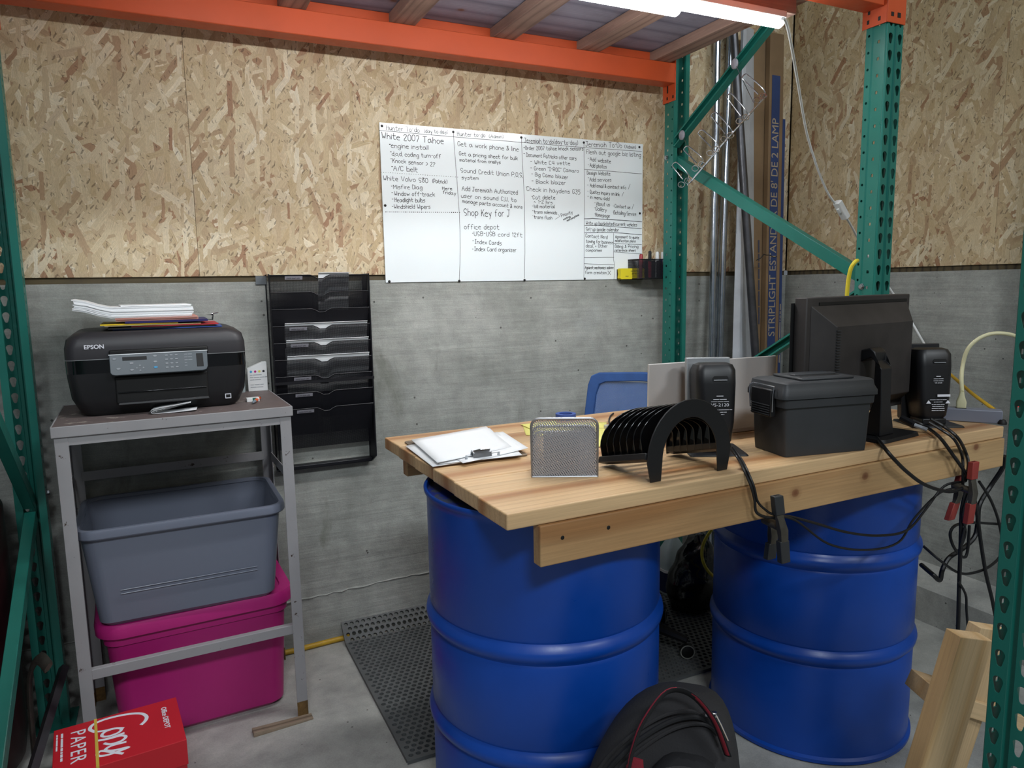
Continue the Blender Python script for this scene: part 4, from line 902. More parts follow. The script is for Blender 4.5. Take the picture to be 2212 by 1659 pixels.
# copy paper carton
c0=at(113,1592,Z=.262); c1_=at(376,1518,Z=.262); c3=at(388,1610,Z=.262)
ang=math.atan2(c1_.y-c0.y,c1_.x-c0.x)
BW=.292; BD=.226; BH=.262
PB=thing('copy_paper_box','red carton of copy paper on the floor in the lower left corner','box',(c1_.x-BW+.004,c1_.y,0),ang)
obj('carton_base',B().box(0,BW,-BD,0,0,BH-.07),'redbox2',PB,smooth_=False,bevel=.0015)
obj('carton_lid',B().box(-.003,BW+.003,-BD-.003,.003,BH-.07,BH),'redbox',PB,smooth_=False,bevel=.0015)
# strap and lettering; the words run away from the wall side, read from the left
zt=BH+.0006
b=B(); b.box(.090,.097,-BD-.0035,.0035,BH,BH+.0009); b.box(.090,.097,-BD-.0045,-BD-.0032,0,BH+.0009); obj('strap',b,'strap',PB,smooth_=False)
def ft(x,y): return frame((x,y,zt),(0,-1,0),(1,0,0))
text('PAPER',.050,'print',PB,ft(.036,-.030),ext=.0003,spacing=1.15)
fine('500 sheets  85 x 11 in',.014,'print',PB,ft(.012,-.026),ext=.0003); fine('20 lb   letter size',.010,'print',PB,ft(.002,-.026),ext=.0003)
text('Office DEPOT',.019,'print',PB,ft(.252,-.036),ext=.0003,offset=.0003)
# brush-script word
sw_=[(.165,.012),(.180,.030),(.178,.052),(.158,.040),(.110,.012),(.082,.008),(.072,.022),(.086,.048),(.112,.062),(.130,.070),(.128,.086),(.106,.088),(.100,.074),(.124,.070),(.150,.082)]
C_=[(.205,.052),(.215,.038),(.210,.024),(.180,.016),(.130,.008),(.092,.006),(.074,.014),(.078,.030),(.100,.046)]
o_=[(.100,.046),(.135,.056),(.150,.066),(.140,.078),(.112,.074),(.108,.062),(.135,.058),(.160,.074)]
p_=[(.160,.074),(.100,.082),(.075,.080),(.120,.084),(.172,.094),(.178,.106),(.160,.112),(.130,.100),(.128,.092),(.160,.104),(.178,.118)]
y_=[(.178,.118),(.140,.116),(.134,.126),(.165,.132),(.196,.142),(.150,.146),(.100,.148),(.078,.144),(.082,.134),(.130,.144),(.190,.162)]
b=B()
C_=[(.198,.078),(.210,.064),(.214,.046),(.204,.026),(.180,.012),(.145,.004),(.110,.004),(.086,.014),(.080,.032),(.092,.050)]
o_=[(.092,.050),(.112,.056),(.140,.060),(.152,.072),(.142,.084),(.118,.086),(.106,.076),(.114,.062),(.138,.060),(.158,.070)]
p_=[(.158,.092),(.120,.096),(.094,.092),(.120,.098),(.150,.100),(.160,.112),(.148,.124),(.124,.124),(.110,.112)]
y_=[(.160,.134),(.126,.132),(.112,.142),(.128,.154),(.164,.160),(.122,.166),(.098,.160),(.094,.148),(.104,.142),(.124,.158),(.150,.180)]
for seg,wd in ((C_,.0048),(o_,.0040),(p_,.0042),(y_,.0042)):
    b.tube(smooth([(x,-y*1.10-.008,BH+.0002) for x,y in seg],6),wd,8,flat=.12)
obj('script_word',b,'print',PB,smooth_=False)
# ---------------------------------------------------------------- rubber mat
MX0,MX1=.562,2.02; MY0,MY1=-.884,-.004
def bend(x,y):
    s=y-(-.075)
    if s<=0: z=0
    else:
        z=.62*s*min(1,s/.03); y=-.075+s*.80
    return Vector((x,y,z))
b=B(); pit=.0235; rows=int((MY1+.055-MY0-.02)/(pit*.92)); cols=int((MX1-MX0-.02)/pit)
ysr=[MY0+.012+i*pit*.92 for i in range(rows+1)]
for r_ in range(rows):
    off=(r_%2)*pit/2
    for c_ in range(cols):
        x0=MX0+.006+off+c_*pit; y0=ysr[r_]; x1=x0+pit; y1=ysr[r_+1]
        cellring(b,x0,x1,y0,y1,(x0+x1)/2,(y0+y1)/2,circ(.0080),lambda p,q:bend(p,q)+Vector((0,0,.013)))
    xa=MX0; xb=MX0+.006+off; b.add([bend(xa,ysr[r_])+Vector((0,0,.013)),bend(xb,ysr[r_])+Vector((0,0,.013)),bend(xb,ysr[r_+1])+Vector((0,0,.013)),bend(xa,ysr[r_+1])+Vector((0,0,.013))],[(0,1,2,3)])
    b.add([bend(xa,ysr[r_])+Vector((0,0,.013)),bend(xa,ysr[r_+1])+Vector((0,0,.013)),bend(xa,ysr[r_+1]),bend(xa,ysr[r_])],[(0,1,2,3)])
for ya,yb in ((MY0,ysr[0]),(ysr[-1],ysr[-1]+.01)):
    b.add([bend(MX0,ya)+Vector((0,0,.013)),bend(MX1,ya)+Vector((0,0,.013)),bend(MX1,yb)+Vector((0,0,.013)),bend(MX0,yb)+Vector((0,0,.013))],[(0,1,2,3)])
mo=obj('rubber_mat',b,'mat',None,solid=.011,smooth_=False,weld=True,loc=(0,0,0)); mo.modifiers['solid'].offset=-1
tag(mo,'dark perforated rubber floor mat under the desk','floor mat')
# ---------------------------------------------------------------- blue drums
def drum(x,y,z0,R,H,rot,label,hoops):
    t=thing('steel_drum',label,'drum',(x,y,z0),rot,'blue drums carrying the desk')
    pr=[(R-.012,0),(R,.004),(R,.014),(R-.008,.02)]
    for h in hoops:
        pr+=[(R-.007,h-.034),(R-.011,h-.026),(R-.007,h-.018),(R+.001,h-.010),(R+.003,h),(R+.001,h+.010),(R-.007,h+.018),(R-.011,h+.026),(R-.007,h+.034)]
    pr+=[(R-.007,H-.03),(R-.006,H-.016),(R-.001,H-.012),(R,H-.004),(R-.003,H),(R-.008,H-.003),(R-.009,H-.016)]
    pr=sorted(pr[:4],key=lambda a:a[1])+pr[4:]
    obj('shell',B().lathe(pr,96,cap0=True,cap1=False),'drum',t,sharp=50)
    ld=obj('lid',B().lathe([(0.001,H-.017),(R-.06,H-.017),(R-.05,H-.014),(R-.03,H-.014),(R-.02,H-.017),(R-.0085,H-.016)],96,cap0=False,cap1=False),'drumlid',t)
    for (bx,by,br) in ((-.16,.10,.034),(.2,-.05,.018)):
        o=obj('bung',B().lathe([(br,0),(br,.006),(br*.7,.007)],24),'drumlid',ld); o.location=(bx,by,H-.0165)
    return t
DL=(.842,-1.238); DR=(1.850,-1.200)
drum(DL[0],DL[1],.001,.302,.928,.3,'blue steel drum under the left end of the desk',[.345,.605])
DRM=drum(DR[0],DR[1],.001,.312,.930,1.1,'blue steel drum under the right end of the desk, behind the clamps',[.325,.615])
# ---------------------------------------------------------------- desk of planks on the drums
D=.975
q0=at(1095,1112,Z=D); q1=at(2170,921,Z=D); DA=math.atan2(q1.y-q0.y,q1.x-q0.x); DLn=(q1-q0).length
DM=Matrix.Translation((q0.x,q0.y,0))@Matrix.Rotation(DA,4,'Z')
DK=thing('desk','wooden plank desk laid across the two blue drums','desk',(q0.x,q0.y,0),DA)
TH=.034; n=6; pw=.1400
def dl(x,y,z=0): return DM@Vector((x,y,z))
pm_=DM.inverted()@Vector((2.245,-1.075,0))
for i in range(n):
    y0=i*pw; sk=.012*i*.25
    segs=[(-.0+sk,DLn)]
    if y0-.045<pm_.y<y0+pw+.045: segs=[(sk,pm_.x-.060)]
    for xa,xb in segs:
        L=xb-xa; o=obj('plank',B().box(-L/2,L/2,.0011,pw-.0011,-TH,0),'pine',DK,smooth_=False,bevel=.0034,loc=(xa+L/2,y0,D),seg=3)
ZB=D-TH-.0008
f0=DM.inverted()@at(1158,1133,Z=ZB)
o=obj('apron_beam',B().box(0,DLn-f0.x-.004,0,.030,-.086,0),'fir',DK,smooth_=False,bevel=.003,loc=(f0.x,-.006,ZB),seg=3)
for x,z in ((.052,-.032),(.165,-.030)):
    h=obj('screw_hole',B().lathe([(.0045,0),(.003,.0006)],14),'slot',o); h.matrix_local=Matrix.Translation((x,-.0002,z))@Matrix.Rotation(PI/2,4,'X')
f1=DM.inverted()@at(893,1010,Z=.90)
o=obj('rear_beam',B().box(0,DLn-f1.x-.02,-.036,0,-.086,0),'fir',DK,smooth_=False,bevel=.003,loc=(.07,n*pw+.002,ZB))
# ---------------------------------------------------------------- things on the desk
def dk(x,y,dz=0): return at(x,y,Z=D+dz)
# clipboard with papers
c0=dk(944,1009); c1=dk(1138,986); ca=math.atan2(c1.y-c0.y,c1.x-c0.x)
CM=Matrix.Translation((c0.x,c0.y,D))@Matrix.Rotation(ca,4,'Z')
t=thing('clipboard','brown clipboard whose metal clip faces the viewer at the left end of the desk','clipboard',(c0.x,c0.y,D+.0008),ca)
obj('board',B().loft([rr(.25,.318,.012,0,4,.125,.159),rr(.25,.318,.012,.0032,4,.125,.159)]),'scrap',t)
k=obj('clip',B().loft([[(x,y,z) for x,y,z in ((.062,.004,.0065),(.062,.030,.0125),(.064,.034,.0105),(.064,.006,.0045))],[(x,y,z) for x,y,z in ((.182,.004,.0065),(.182,.030,.0125),(.180,.034,.0105),(.180,.006,.0045))]]),'steel',t)
pr=[(0,.006),(.004,.022),(.014,.030),(.026,.022),(.030,.008),(.027,.008),(.023,.019),(.014,.026),(.007,.020),(.003,.006)]
obj('spring_cover',B().prism(pr,.098,.148,'x'),'steel',k,bevel=.0008)
obj('thumb_lever',B().loft([[(.100,.010,.026),(.146,.010,.026),(.146,.012,.028),(.100,.012,.028)],[(.112,-.012,.034),(.136,-.012,.034),(.136,-.011,.036),(.112,-.011,.036)]]),'steel',k)
for x in (.078,.166): obj('clip_ear',B().loft([[(x-.004,.002,.004),(x+.004,.002,.004),(x+.004,.006,.004),(x-.004,.006,.004)],[(x-.002,-.002,.020),(x+.002,-.002,.020),(x+.002,.002,.020),(x-.002,.002,.020)]]),'steel',k)
def sheet(lb,pts,z,mat='paper',lift=None,name='paper_sheet',cat='paper',grp=None,t=.0006):
    P=[Vector(p) for p in pts]; n=8; b=B(); G=[]
    for i in range(n+1):
        for j in range(n+1):
            u,v=i/n,j/n; p=P[0]*(1-u)*(1-v)+P[1]*u*(1-v)+P[2]*u*v+P[3]*(1-u)*v; zz=z+(lift(u,v) if lift else 0); G.append((p.x,p.y,zz))
    b.add(G,[(i*(n+1)+j,(i+1)*(n+1)+j,(i+1)*(n+1)+j+1,i*(n+1)+j+1) for i in range(n) for j in range(n)])
    o=obj(name,b,mat,None,solid=t); return tag(o,lb,cat,grp)
def P4(a,b_,c,d_,z): return [at(x,y,Z=D+z) for x,y in (a,b_,c,d_)]
sheet('lowest white sheet held on the clipboard, turned to the left',P4((935,1008),(1110,982),(1058,925),(876,963),.006),D+.0055,lift=lambda u,v:.0015*u,grp='papers on the clipboard')
sheet('white sheet in the middle of the clipboard papers, slightly turned',P4((948,1002),(1128,985),(1075,935),(905,952),.009),D+.0085,lift=lambda u,v:.003*u*u,grp='papers on the clipboard')
sheet('white sheet pointing to the right on the clipboard',P4((1000,1000),(1141,972),(1086,932),(930,955),.011),D+.0105,lift=lambda u,v:.006*u*u*(1-v),grp='papers on the clipboard')
sheet('topmost white sheet on the clipboard, its far corner highest in view',P4((945,1000),(1105,965),(1050,924),(888,950),.014),D+.0135,lift=lambda u,v:.004*(u-.5)**2+.004*v*u,grp='papers on the clipboard')
# silver mesh letter holder
l0=dk(1149,1031); l1=dk(1291,1030); la=math.atan2(l1.y-l0.y,l1.x-l0.x)*.98
LW=(l1-l0).length
t=thing('letter_holder','silver mesh letter holder on the desk beside the clipboard','letter holder',(l0.x,l0.y,D+.001),la)
def mpanel(y,w,h,x0=0,r=.018):
    o=[(x0,0)]+[(x0+r-r*math.cos(a),h-r+r*math.sin(a)) for a in [PI/2*i/5 for i in range(6)]]+[(x0+w-r+r*math.sin(a),h-r+r*math.cos(a)) for a in [PI/2*i/5 for i in range(6)]]+[(x0+w,0)]
    b=B(); b.add([(p[0],y,p[1]) for p in o],[tuple(range(len(o)))]); pn=obj('mesh_panel',b,'silm',t,smooth_=False)
    obj('panel_frame',B().tube([(p[0],y,p[1]) for p in o],.0032,8,closed=True),'silf',pn)
mpanel(0,LW,.137); mpanel(.038,LW-.006,.112,.003); mpanel(.078,LW-.010,.090,.005)
obj('tray',B().box(0,LW,0,.080,.0,.0025),'silf',t)
for x in (.0,LW): 
    b=B(); b.add([(x,0,0),(x,.08,0),(x,.08,.035),(x,0,.035)],[(0,1,2,3)]); obj('side_mesh',b,'silm',t,smooth_=False)
LM=Matrix.Translation((l0.x,l0.y,D+.001))@Matrix.Rotation(la,4,'Z')
def incard(x0,x1,y,z1,mat,lb,name='note_card',cat='card'):
    o=obj(name,B().box(0,x1-x0,0,.0016,0,z1),mat,None,smooth_=False,loc=LM@Vector((x0,y,.0035)),rot=(0,0,la)); return tag(o,lb,cat,'cards in the letter holder')
incard(.028,LW-.045,.014,.092,'prints','grey card behind the front mesh of the letter holder')
incard(.030,LW-.018,.055,.088,'white','white card in the rear slot of the letter holder')
# yellow note paper and pad behind
sheet('yellow paper behind the silver letter holder',P4((1136,940),(1312,952),(1310,912),(1128,916),.001),D+.0014,'yellow',name='note_paper')
sheet('yellow lined sheet under the black desktop sorter',P4((1262,964),(1345,966),(1330,926),(1262,922),.003),D+.0030,'yellow',name='note_paper')
sheet('small yellow slip at the left of the letter holder',P4((1158,932),(1215,930),(1200,909),(1124,917),.0035),D+.0040,'yellow',name='note_paper')
o=obj('tape_roll',B().lathe([(.022,0),(.034,0),(.034,.018),(.022,.018),(.022,0)],28,cap0=False,cap1=False),'bluef',None,loc=dk(1226,906)+Vector((0,.012,.0004))); tag(o,'blue tape roll lying on the far side of the desk behind the letter holder','tape')
# black arched desktop sorter
s0=dk(1405,1043); s1=dk(1553,1011); sa=math.atan2(s1.y-s0.y,s1.x-s0.x)
SW=(s1-s0).length+.030
t=thing('desktop_sorter','black arched desktop file sorter with seven curved dividers','file sorter',(s0.x-.014,s0.y-.004,D+.0008),.035)
def arch(w,h,th,foot,nn=20,z0=.0,xo=0):
    out=[];inn=[]; R=w/2; k=(h-z0-.03)/1.0
    for i in range(nn+1):
        a=PI-PI*i/nn; out.append((w/2+R*.98*math.cos(a)*(1-.0*math.sin(a)),z0+.045+(h-.045-z0)*math.sin(a)))
        inn.append((w/2+(R-th)*.96*math.cos(a),z0+.045+(h-.045-z0-th)*math.sin(a)))
    # legs splay: narrow bottoms
    L=[(0.012,z0),(th*.9+.004,z0)]; Rr=[(w-th*.9-.004,z0),(w-.012,z0)]
    return out,inn,L,Rr
def arch_plate(par,y,th_y,w,h,th,z0,name,mat):
    o_,i_,L,R_=arch(w,h,th,0,z0=z0)
    b=B(); outer=[L[0]]+o_+[R_[1]]; inner=[L[1]]+i_+[R_[0]]
    n=len(outer); vs=[(p[0],y,p[1]) for p in outer]+[(p[0],y,p[1]) for p in inner]+[(p[0],y+th_y,p[1]) for p in outer]+[(p[0],y+th_y,p[1]) for p in inner]
    fs=[]
    for i in range(n-1): fs+=[(i,i+1,n+i+1,n+i),(2*n+i,3*n+i,3*n+i+1,2*n+i+1),(i,2*n+i,2*n+i+1,i+1),(n+i,n+i+1,3*n+i+1,3*n+i)]
    fs+=[(0,n,3*n,2*n),(n-1,3*n-1,4*n-1,2*n-1)]
    b.add(vs,fs); return obj(name,b,mat,par,bevel=.0012)
SH=.180
SDp=.185
def arch_tilt(par,y,th_y,w,th,name,mat):
    k=y/SDp; z0=.052*(1-k)+.004; h=SH-.006-.040*k
    return arch_plate(par,y,th_y,w,h,th,z0,name,mat)
for x0,x1 in ((.0,.044),(SW-.044,SW-.0)):
    m_=(x0+x1)/2
    sec=lambda y,z:[(x0-.004 if x0<.1 else x0,y,z+.004),((x0+x1)/2,y,z-.004),(x1+(.004 if x0>.1 else 0),y,z),(x1,y,z+.014),(m_,y,z+.010),(x0,y,z+.020)]
    obj('base_rail',B().loft([sec(.003,.050),sec(SDp,.005)]),'black',t,bevel=.002)
arch_plate(t,0,.0035,SW,SH,.042,0,'end_arch','black')
for i in range(7): arch_tilt(t,.026*(i+1),.0025,SW-.006,.038,'divider','blackg')
# speakers
def speaker(x,y,ang,label,extra):
    t=thing('computer_speaker',label,'speaker',(x,y,D+.0008),ang,'pair of desk speakers')
    obj('stand_plate',B().loft([rr(.125,.115,.006,0,3,0,.01),rr(.120,.110,.006,.004,3,0,.01)]),'black',t)
    obj('stand_neck',B().box(-.03,.03,-.02,.04,.004,.022),'black',t,bevel=.003)
    H=.245; w=.092
    tilt=Matrix.Rotation(math.radians(-4),4,'X')
    b=B(); secs=[]
    for z,ww,dd in ((.018,.058,.060),(.03,.070,.072),(.08,.080,.080),(.18,.086,.084),(.215,.086,.080),(.229,.078,.066),(.234,.060,.045)):
        secs.append([(p[0],p[1],z) for p in rr(ww,dd,.018,z,5,0,.012-.0*z)])
    o=obj('cabinet',b.loft(secs),'black',t); o.matrix_local=tilt
    o2=obj('front_baffle',B().box(-w/2-.003,w/2+.003,.046,.064,.012,H),'silver' if extra=='L' else 'black',t,bevel=.002); o2.matrix_local=tilt
    o3=obj('grille',B().box(-w/2,w/2,.064,.072,.014,H-.002),'slot',t,bevel=.002); o3.matrix_local=tilt
    hs=obj('grip_slot',B().loft([[(p[0],-.0300,p[1]) for p in [(-.016,-.005),(.016,-.005),(.017,.001),(.014,.006),(-.014,.006),(-.017,.001)]],[(p[0]*.9,-.0265,p[1]*.8) for p in [(-.016,-.005),(.016,-.005),(.017,.001),(.014,.006),(-.014,.006),(-.017,.001)]]]),'slot',t); hs.matrix_local=tilt@Matrix.Translation((.006,-.0008,.195))
    hl=obj('grip_lip',B().tube([(-.009,-.0318,.1905),(.020,-.0318,.1905)],.0013,6),'prints',t); hl.matrix_local=tilt
    y_=-.0304
    if extra=='L':
        for s_,sz,z in (('AUDIO',.0058,.148),('active speaker',.0042,.140),('powered monitor system',.0036,.134),('VS-2120',.0115,.123),('audio speaker technologies inc',.0036,.113),('made for desk use',.0036,.107),('input 100 W',.0036,.101)):
            o=(text if s_=='VS-2120' else fine)(s_,sz,'print',t,tilt@frame((.004,y_-.0018,z),(1,0,0),(0,0,1)),align='CENTER',ext=.0002)
    else:
        for s_,sz,z in (('AUDIO',.0045,.148),('active speaker',.0036,.141),('powered monitor',.0034,.135),('VS-2120',.0055,.128),('caution  risk of shock',.0042,.078),('do not open',.0042,.071),('no user parts inside',.0034,.064),('refer servicing to',.0034,.058),('qualified personnel',.0034,.052),('rating 120V 60Hz 38W',.0034,.046)):
            (text if s_=='VS-2120' else fine)(s_,sz,'print',t,tilt@frame((.002,y_-.0016,z),(1,0,0),(0,0,1)),align='CENTER',ext=.0002)
        for xx in (-.022,.026): 
            o=obj('warning_triangle',B().prism([(xx-.006,.068),(xx+.006,.068),(xx,.078)],-.0012,0,'y'),'print',t,smooth_=False); o.matrix_local=tilt@Matrix.Translation((0,y_-.0012,0))
        o=obj('rating_label',B().box(.0,.032,-.0012,0,.088,.095),'print',t,smooth_=False); o.matrix_local=tilt@Matrix.Translation((0,y_-.0008,0))
    t.scale=(1.2,1.2,1.0); return t
sp=dk(1566,985)
speaker(sp.x+.008,sp.y+.050,math.radians(-26),'black speaker with silver edge standing behind the black sorter','L')
sp=dk(1995,925)
speaker(sp.x+.066,sp.y+.026,math.radians(-26),'black speaker standing to the right of the monitor','R')
# silver laptop: lid seen from behind
a_=at(1399,786,d=1.98); b_=at(1673,784,d=2.16)
lap=math.atan2(b_.y-a_.y,b_.x-a_.x); LWd=(b_-a_).length
hgt=a_.z-D
t=thing('laptop','open silver laptop seen from behind its lid','laptop',(a_.x,a_.y,D+.001),lap)
obj('screen_lid',B().loft([[(0,-.004,.012),(LWd,-.004,.012),(LWd,.003,.012),(0,.003,.012)],[(0,-.006,hgt-.002),(LWd,-.006,hgt-.002),(LWd,.001,hgt-.002),(0,.001,hgt-.002)]]),'lapt',t,bevel=.002)
obj('screen',B().box(.012,LWd-.012,.0026,.0036,.03,hgt-.012),'slot',t)
obj('base',B().box(0,LWd,.004,.235,0,.014),'lapt',t,bevel=.003)
obj('keyboard',B().box(.02,LWd-.02,.02,.13,.014,.016),'slot',t)
# charcoal ammo-style utility case
u0=dk(1679,994); ua=math.radians(-10.0)
t=thing('utility_case','charcoal plastic lidded case at the front edge of the desk','case',(u0.x+.026,u0.y+.004,D+.0008),ua)
UW,UD,UH=.262,.145,.175
b=B().loft([rr(UW-.016,UD-.012,.008,0,4,UW/2,UD/2),rr(UW-.012,UD-.008,.010,.02,4,UW/2,UD/2),rr(UW,UD,.012,UH-.042,4,UW/2,UD/2)]); obj('body',b,'char',t)
obj('body_band',B().loft([rr(UW+.012,UD+.012,.014,UH-.048,4,UW/2,UD/2),rr(UW+.014,UD+.014,.014,UH-.028,4,UW/2,UD/2)]),'char',t)
ld=obj('lid',B().loft([rr(UW+.026,UD+.022,.016,UH-.026,4,UW/2,UD/2),rr(UW+.026,UD+.022,.016,UH-.014,4,UW/2,UD/2),rr(UW+.014,UD+.010,.014,UH-.002,4,UW/2,UD/2),rr(UW+.008,UD+.004,.012,UH+.012,4,UW/2,UD/2),rr(UW-.006,UD-.010,.010,UH+.016,4,UW/2,UD/2)]),'char',t)
obj('lid_ridge',B().box(.055,UW-.05,.012,UD-.012,UH+.0155,UH+.023),'char',ld,bevel=.003)
obj('handle_recess',B().box(.075,UW-.07,UD/2-.028,UD/2+.028,UH+.0225,UH+.0238),'slot',ld,bevel=.001)
obj('carry_handle',B().box(.070,UW-.065,UD/2-.011,UD/2+.011,UH+.0225,UH+.0275),'char',t,bevel=.003)
lt=obj('latch',B().box(-.022,-.006,.030,UD-.030,UH-.075,UH-.004),'black',t,bevel=.003)
obj('latch_wire',B().tube([(-.020,.026,UH-.060),(-.022,.022,UH-.014),(-.020,.022,UH+.000),(-.014,.026,UH+.004),(-.012,UD-.026,UH+.004),(-.020,UD-.022,UH),(-.022,UD-.022,UH-.014),(-.020,UD-.026,UH-.060)],.0016,6),'chrome',lt)
for i in range(5): obj('latch_rib',B().box(-.0245,-.021,.034,UD-.034,UH-.070+.006*i,UH-.068+.006*i),'char',lt)
# monitor from behind
m0=at(1731,643,d=1.93); m1=at(1966,634,d=2.235); m0.z=m1.z=1.372
ma=math.atan2(m1.y-m0.y,m1.x-m0.x); MW=(m1-m0).length; MH=.345
tiltm=math.radians(3)
t=thing('monitor','black monitor seen from behind, dusty along its top','monitor',(m0.x,m0.y,D),ma)
zt=m0.z-D
b=B().box(.026,MW,0,.038,zt-MH,zt); obj('bezel_shell',b,'dusty',t,bevel=.003)
def quadring(x0,x1,z0,z1,y): return [(x0,y,z0),(x1,y,z0),(x1,y,z1),(x0,y,z1)]
obj('rear_hump',B().loft([quadring(.044,MW-.018,zt-MH+.02,zt-.022,0),quadring(.10,MW-.06,zt-MH+.05,zt-.080,-.045)]),'dusty',t,bevel=.002)
obj('vent_slot',B().box(.08,MW-.02,-.0022,.0,zt-.022,zt-.014),'slot',t)
for i in range(30): obj('cooling_fin',B().box(.098,.116,-.0485,-.040,zt-.31+.0075*i,zt-.3075+.0075*i),'char',t,smooth_=False)
obj('screen',B().box(.012,MW-.012,.038,.0395,zt-MH+.015,zt-.015),'slot',t)
ax_=DM.inverted()
st=Vector(at(1902,760,d=2.02)); stl=Matrix.Rotation(-ma,4,'Z')@(st-Vector((m0.x,m0.y,0))); sx=stl.x; 
armt=st.z-D
obj('stand_arm',B().loft([[(sx-.028,-.030,armt-.035),(sx+.028,-.030,armt-.035),(sx+.028,-.030,armt+.0),(sx-.028,-.030,armt+.0)],[(sx-.030,-.075,armt-.015),(sx+.030,-.075,armt-.015),(sx+.030,-.070,armt+.012),(sx-.030,-.070,armt+.012)],[(sx-.027,-.105,armt-.045),(sx+.027,-.105,armt-.045),(sx+.027,-.085,armt+.0),(sx-.027,-.085,armt+.0)],[(sx-.024,-.108,.10),(sx+.024,-.108,.10),(sx+.024,-.082,.10),(sx-.024,-.082,.10)],[(sx-.036,-.115,.010),(sx+.036,-.115,.010),(sx+.036,-.060,.010),(sx-.036,-.060,.010)]]),'black',t,bevel=.003)
obj('stand_base',B().loft([rr(.20,.19,.02,.0008,4,sx+.02,-.055),rr(.195,.185,.02,.010,4,sx+.02,-.055)]),'black',t)
# power strip with plugs
g0=dk(2022,906); g1=dk(2165,917); ga=math.radians(-54)
t=thing('power_strip','grey metal power strip with a red switch at the right end of the desk','power strip',(g1.x,g1.y,D+.0008),ga)
obj('housing',B().box(-.215,0,0,.045,0,.040),'greyp',t,bevel=.003)
obj('rocker_switch',B().box(-.062,-.030,.010,.034,.0395,.0445),'redsw',t,bevel=.001)
obj('cord_gland',B().lathe([(.012,0),(.012,.006),(.007,.014)],16),'slot',t); bpy.context.view_layer.update()
gg=t.children[-1]; gg.matrix_local=Matrix.Translation((0,.022,.020))@Matrix.Rotation(PI/2,4,'Y')
for x in (-.108,-.160,-.195): obj('outlet',B().box(x-.014,x+.014,.008,.037,.0395,.0410),'slot',t,bevel=.001)
GMt=Matrix.Translation((g1.x,g1.y,D+.0008))@Matrix.Rotation(ga,4,'Z')
def plug(x,mat,label,pts,r,name='extension_lead'):
    base=GMt@Vector((x,.022,.0415)); t=thing('extension_lead',label,'cord',tuple(base))
    obj('plug',B().loft([rr(.026,.022,.004,0,3),rr(.028,.024,.005,.018,3),rr(.016,.015,.004,.036,3),rr(.011,.011,.003,.050,3)]),mat,t,rot=(0,0,ga))
    P=[Vector((0,0,.048))]+[Vector(p)-base for p in pts]
    obj('wire',B().tube(smooth(P,6),r,10),mat,t); return t
plug(-.108,'creamcord','thick cream power cord arching up and to the right from the power strip',[at(2078,800,d=2.33),at(2092,752,d=2.32),at(2130,724,d=2.3),at(2180,722,d=2.28),at(2240,745,d=2.30),Vector((2.80,-1.50,1.12)),Vector((2.94,-1.48,1.08))],.0060)
plug(-.160,'white','white plug on the power strip behind the right speaker',[at(2034,835,d=2.30),at(2032,800,d=2.32)],.0042)
# yellow cord behind the desk and up past the brace
P=[at(1847,566,X=2.02),at(1838,580,X=2.01),at(1832,610,X=2.01),at(1829,650,X=2.01),at(1828,720,X=2.01)]
o=obj('yellow_cord',B().tube(smooth([at(1852,563,X=2.045)]+P,5),.0065,10),'ycord'); tag(o,'bright yellow cord looped over the lower green brace behind the monitor','cord')
P=[at(2036,795,Y=-.95),at(2060,815,Y=-1.05),at(2100,850,Y=-1.2),at(2148,885,Y=-1.32)]
o=obj('yellow_cord',B().tube(smooth([at(2000,770,Y=-.85)]+P,5),.0062,10),'hose'); tag(o,'ochre cord running behind the power strip down to its switch end','cord')
# ---------------------------------------------------------------- black cables off the desk
def cable(pts,r,lb,cat='cable',mat='cable',k=6):
    P=[at(x,y,**kw) for x,y,kw in pts]; o=obj('cable',B().tube(smooth(P,k),r,8),mat); return tag(o,lb,cat,'black cables hanging off the desk')
yF=-1.600
def z(v): return {'Z':v}
def Yk(v): return {'Y':v}
cable([(1578,968,z(D+.03)),(1594,990,z(D+.008)),(1606,1012,z(D+.006)),(1622,1050,Yk(-1.592)),(1630,1080,Yk(-1.592)),(1633,1105,Yk(-1.592)),(1648,1115,Yk(-1.596)),(1668,1118,Yk(-1.60)),(1700,1115,Yk(-1.60)),(1760,1130,Yk(-1.6)),(1830,1150,Yk(-1.6)),(1900,1157,Yk(-1.6)),(1960,1145,Yk(-1.59)),(2000,1100,Yk(-1.56)),(2040,1050,Yk(-1.55)),(2085,1040,Yk(-1.57))],.0034,'thin speaker cable looping low in front of the right drum')
cable([(1583,966,z(D+.03)),(1600,990,z(D+.010)),(1612,1012,z(D+.008)),(1628,1050,Yk(-1.595)),(1636,1082,Yk(-1.595)),(1652,1100,Yk(-1.6)),(1672,1112,Yk(-1.603)),(1720,1125,Yk(-1.605)),(1790,1175,Yk(-1.605)),(1870,1188,Yk(-1.605)),(1940,1172,Yk(-1.6)),(1975,1120,Yk(-1.57)),(2030,1065,Yk(-1.55)),(2085,1050,Yk(-1.57))],.0030,'second speaker cable hanging lowest in front of the right drum')
cable([(1886,935,z(D+.006)),(1905,960,z(D+.006)),(1925,985,Yk(-1.585)),(1960,1020,Yk(-1.585)),(2000,1048,Yk(-1.585)),(2050,1062,Yk(-1.585)),(2085,1052,Yk(-1.58))],.0050,'thick cable curving from the utility case across the desk edge')
t_=[(1970,908,z(D+.03)),(2000,922,z(D+.012)),(2030,945,z(D+.006)),(2060,985,Yk(-1.575)),(2085,1020,Yk(-1.585)),(2098,1040,Yk(-1.585))]
cable(t_,.0048,'monitor cable running down over the desk edge to the red clamp')
t=thing('cable_connector','black video connector with grey sleeve on the desk at the monitor foot','connector',tuple(at(1955,908,Z=D+.03)))
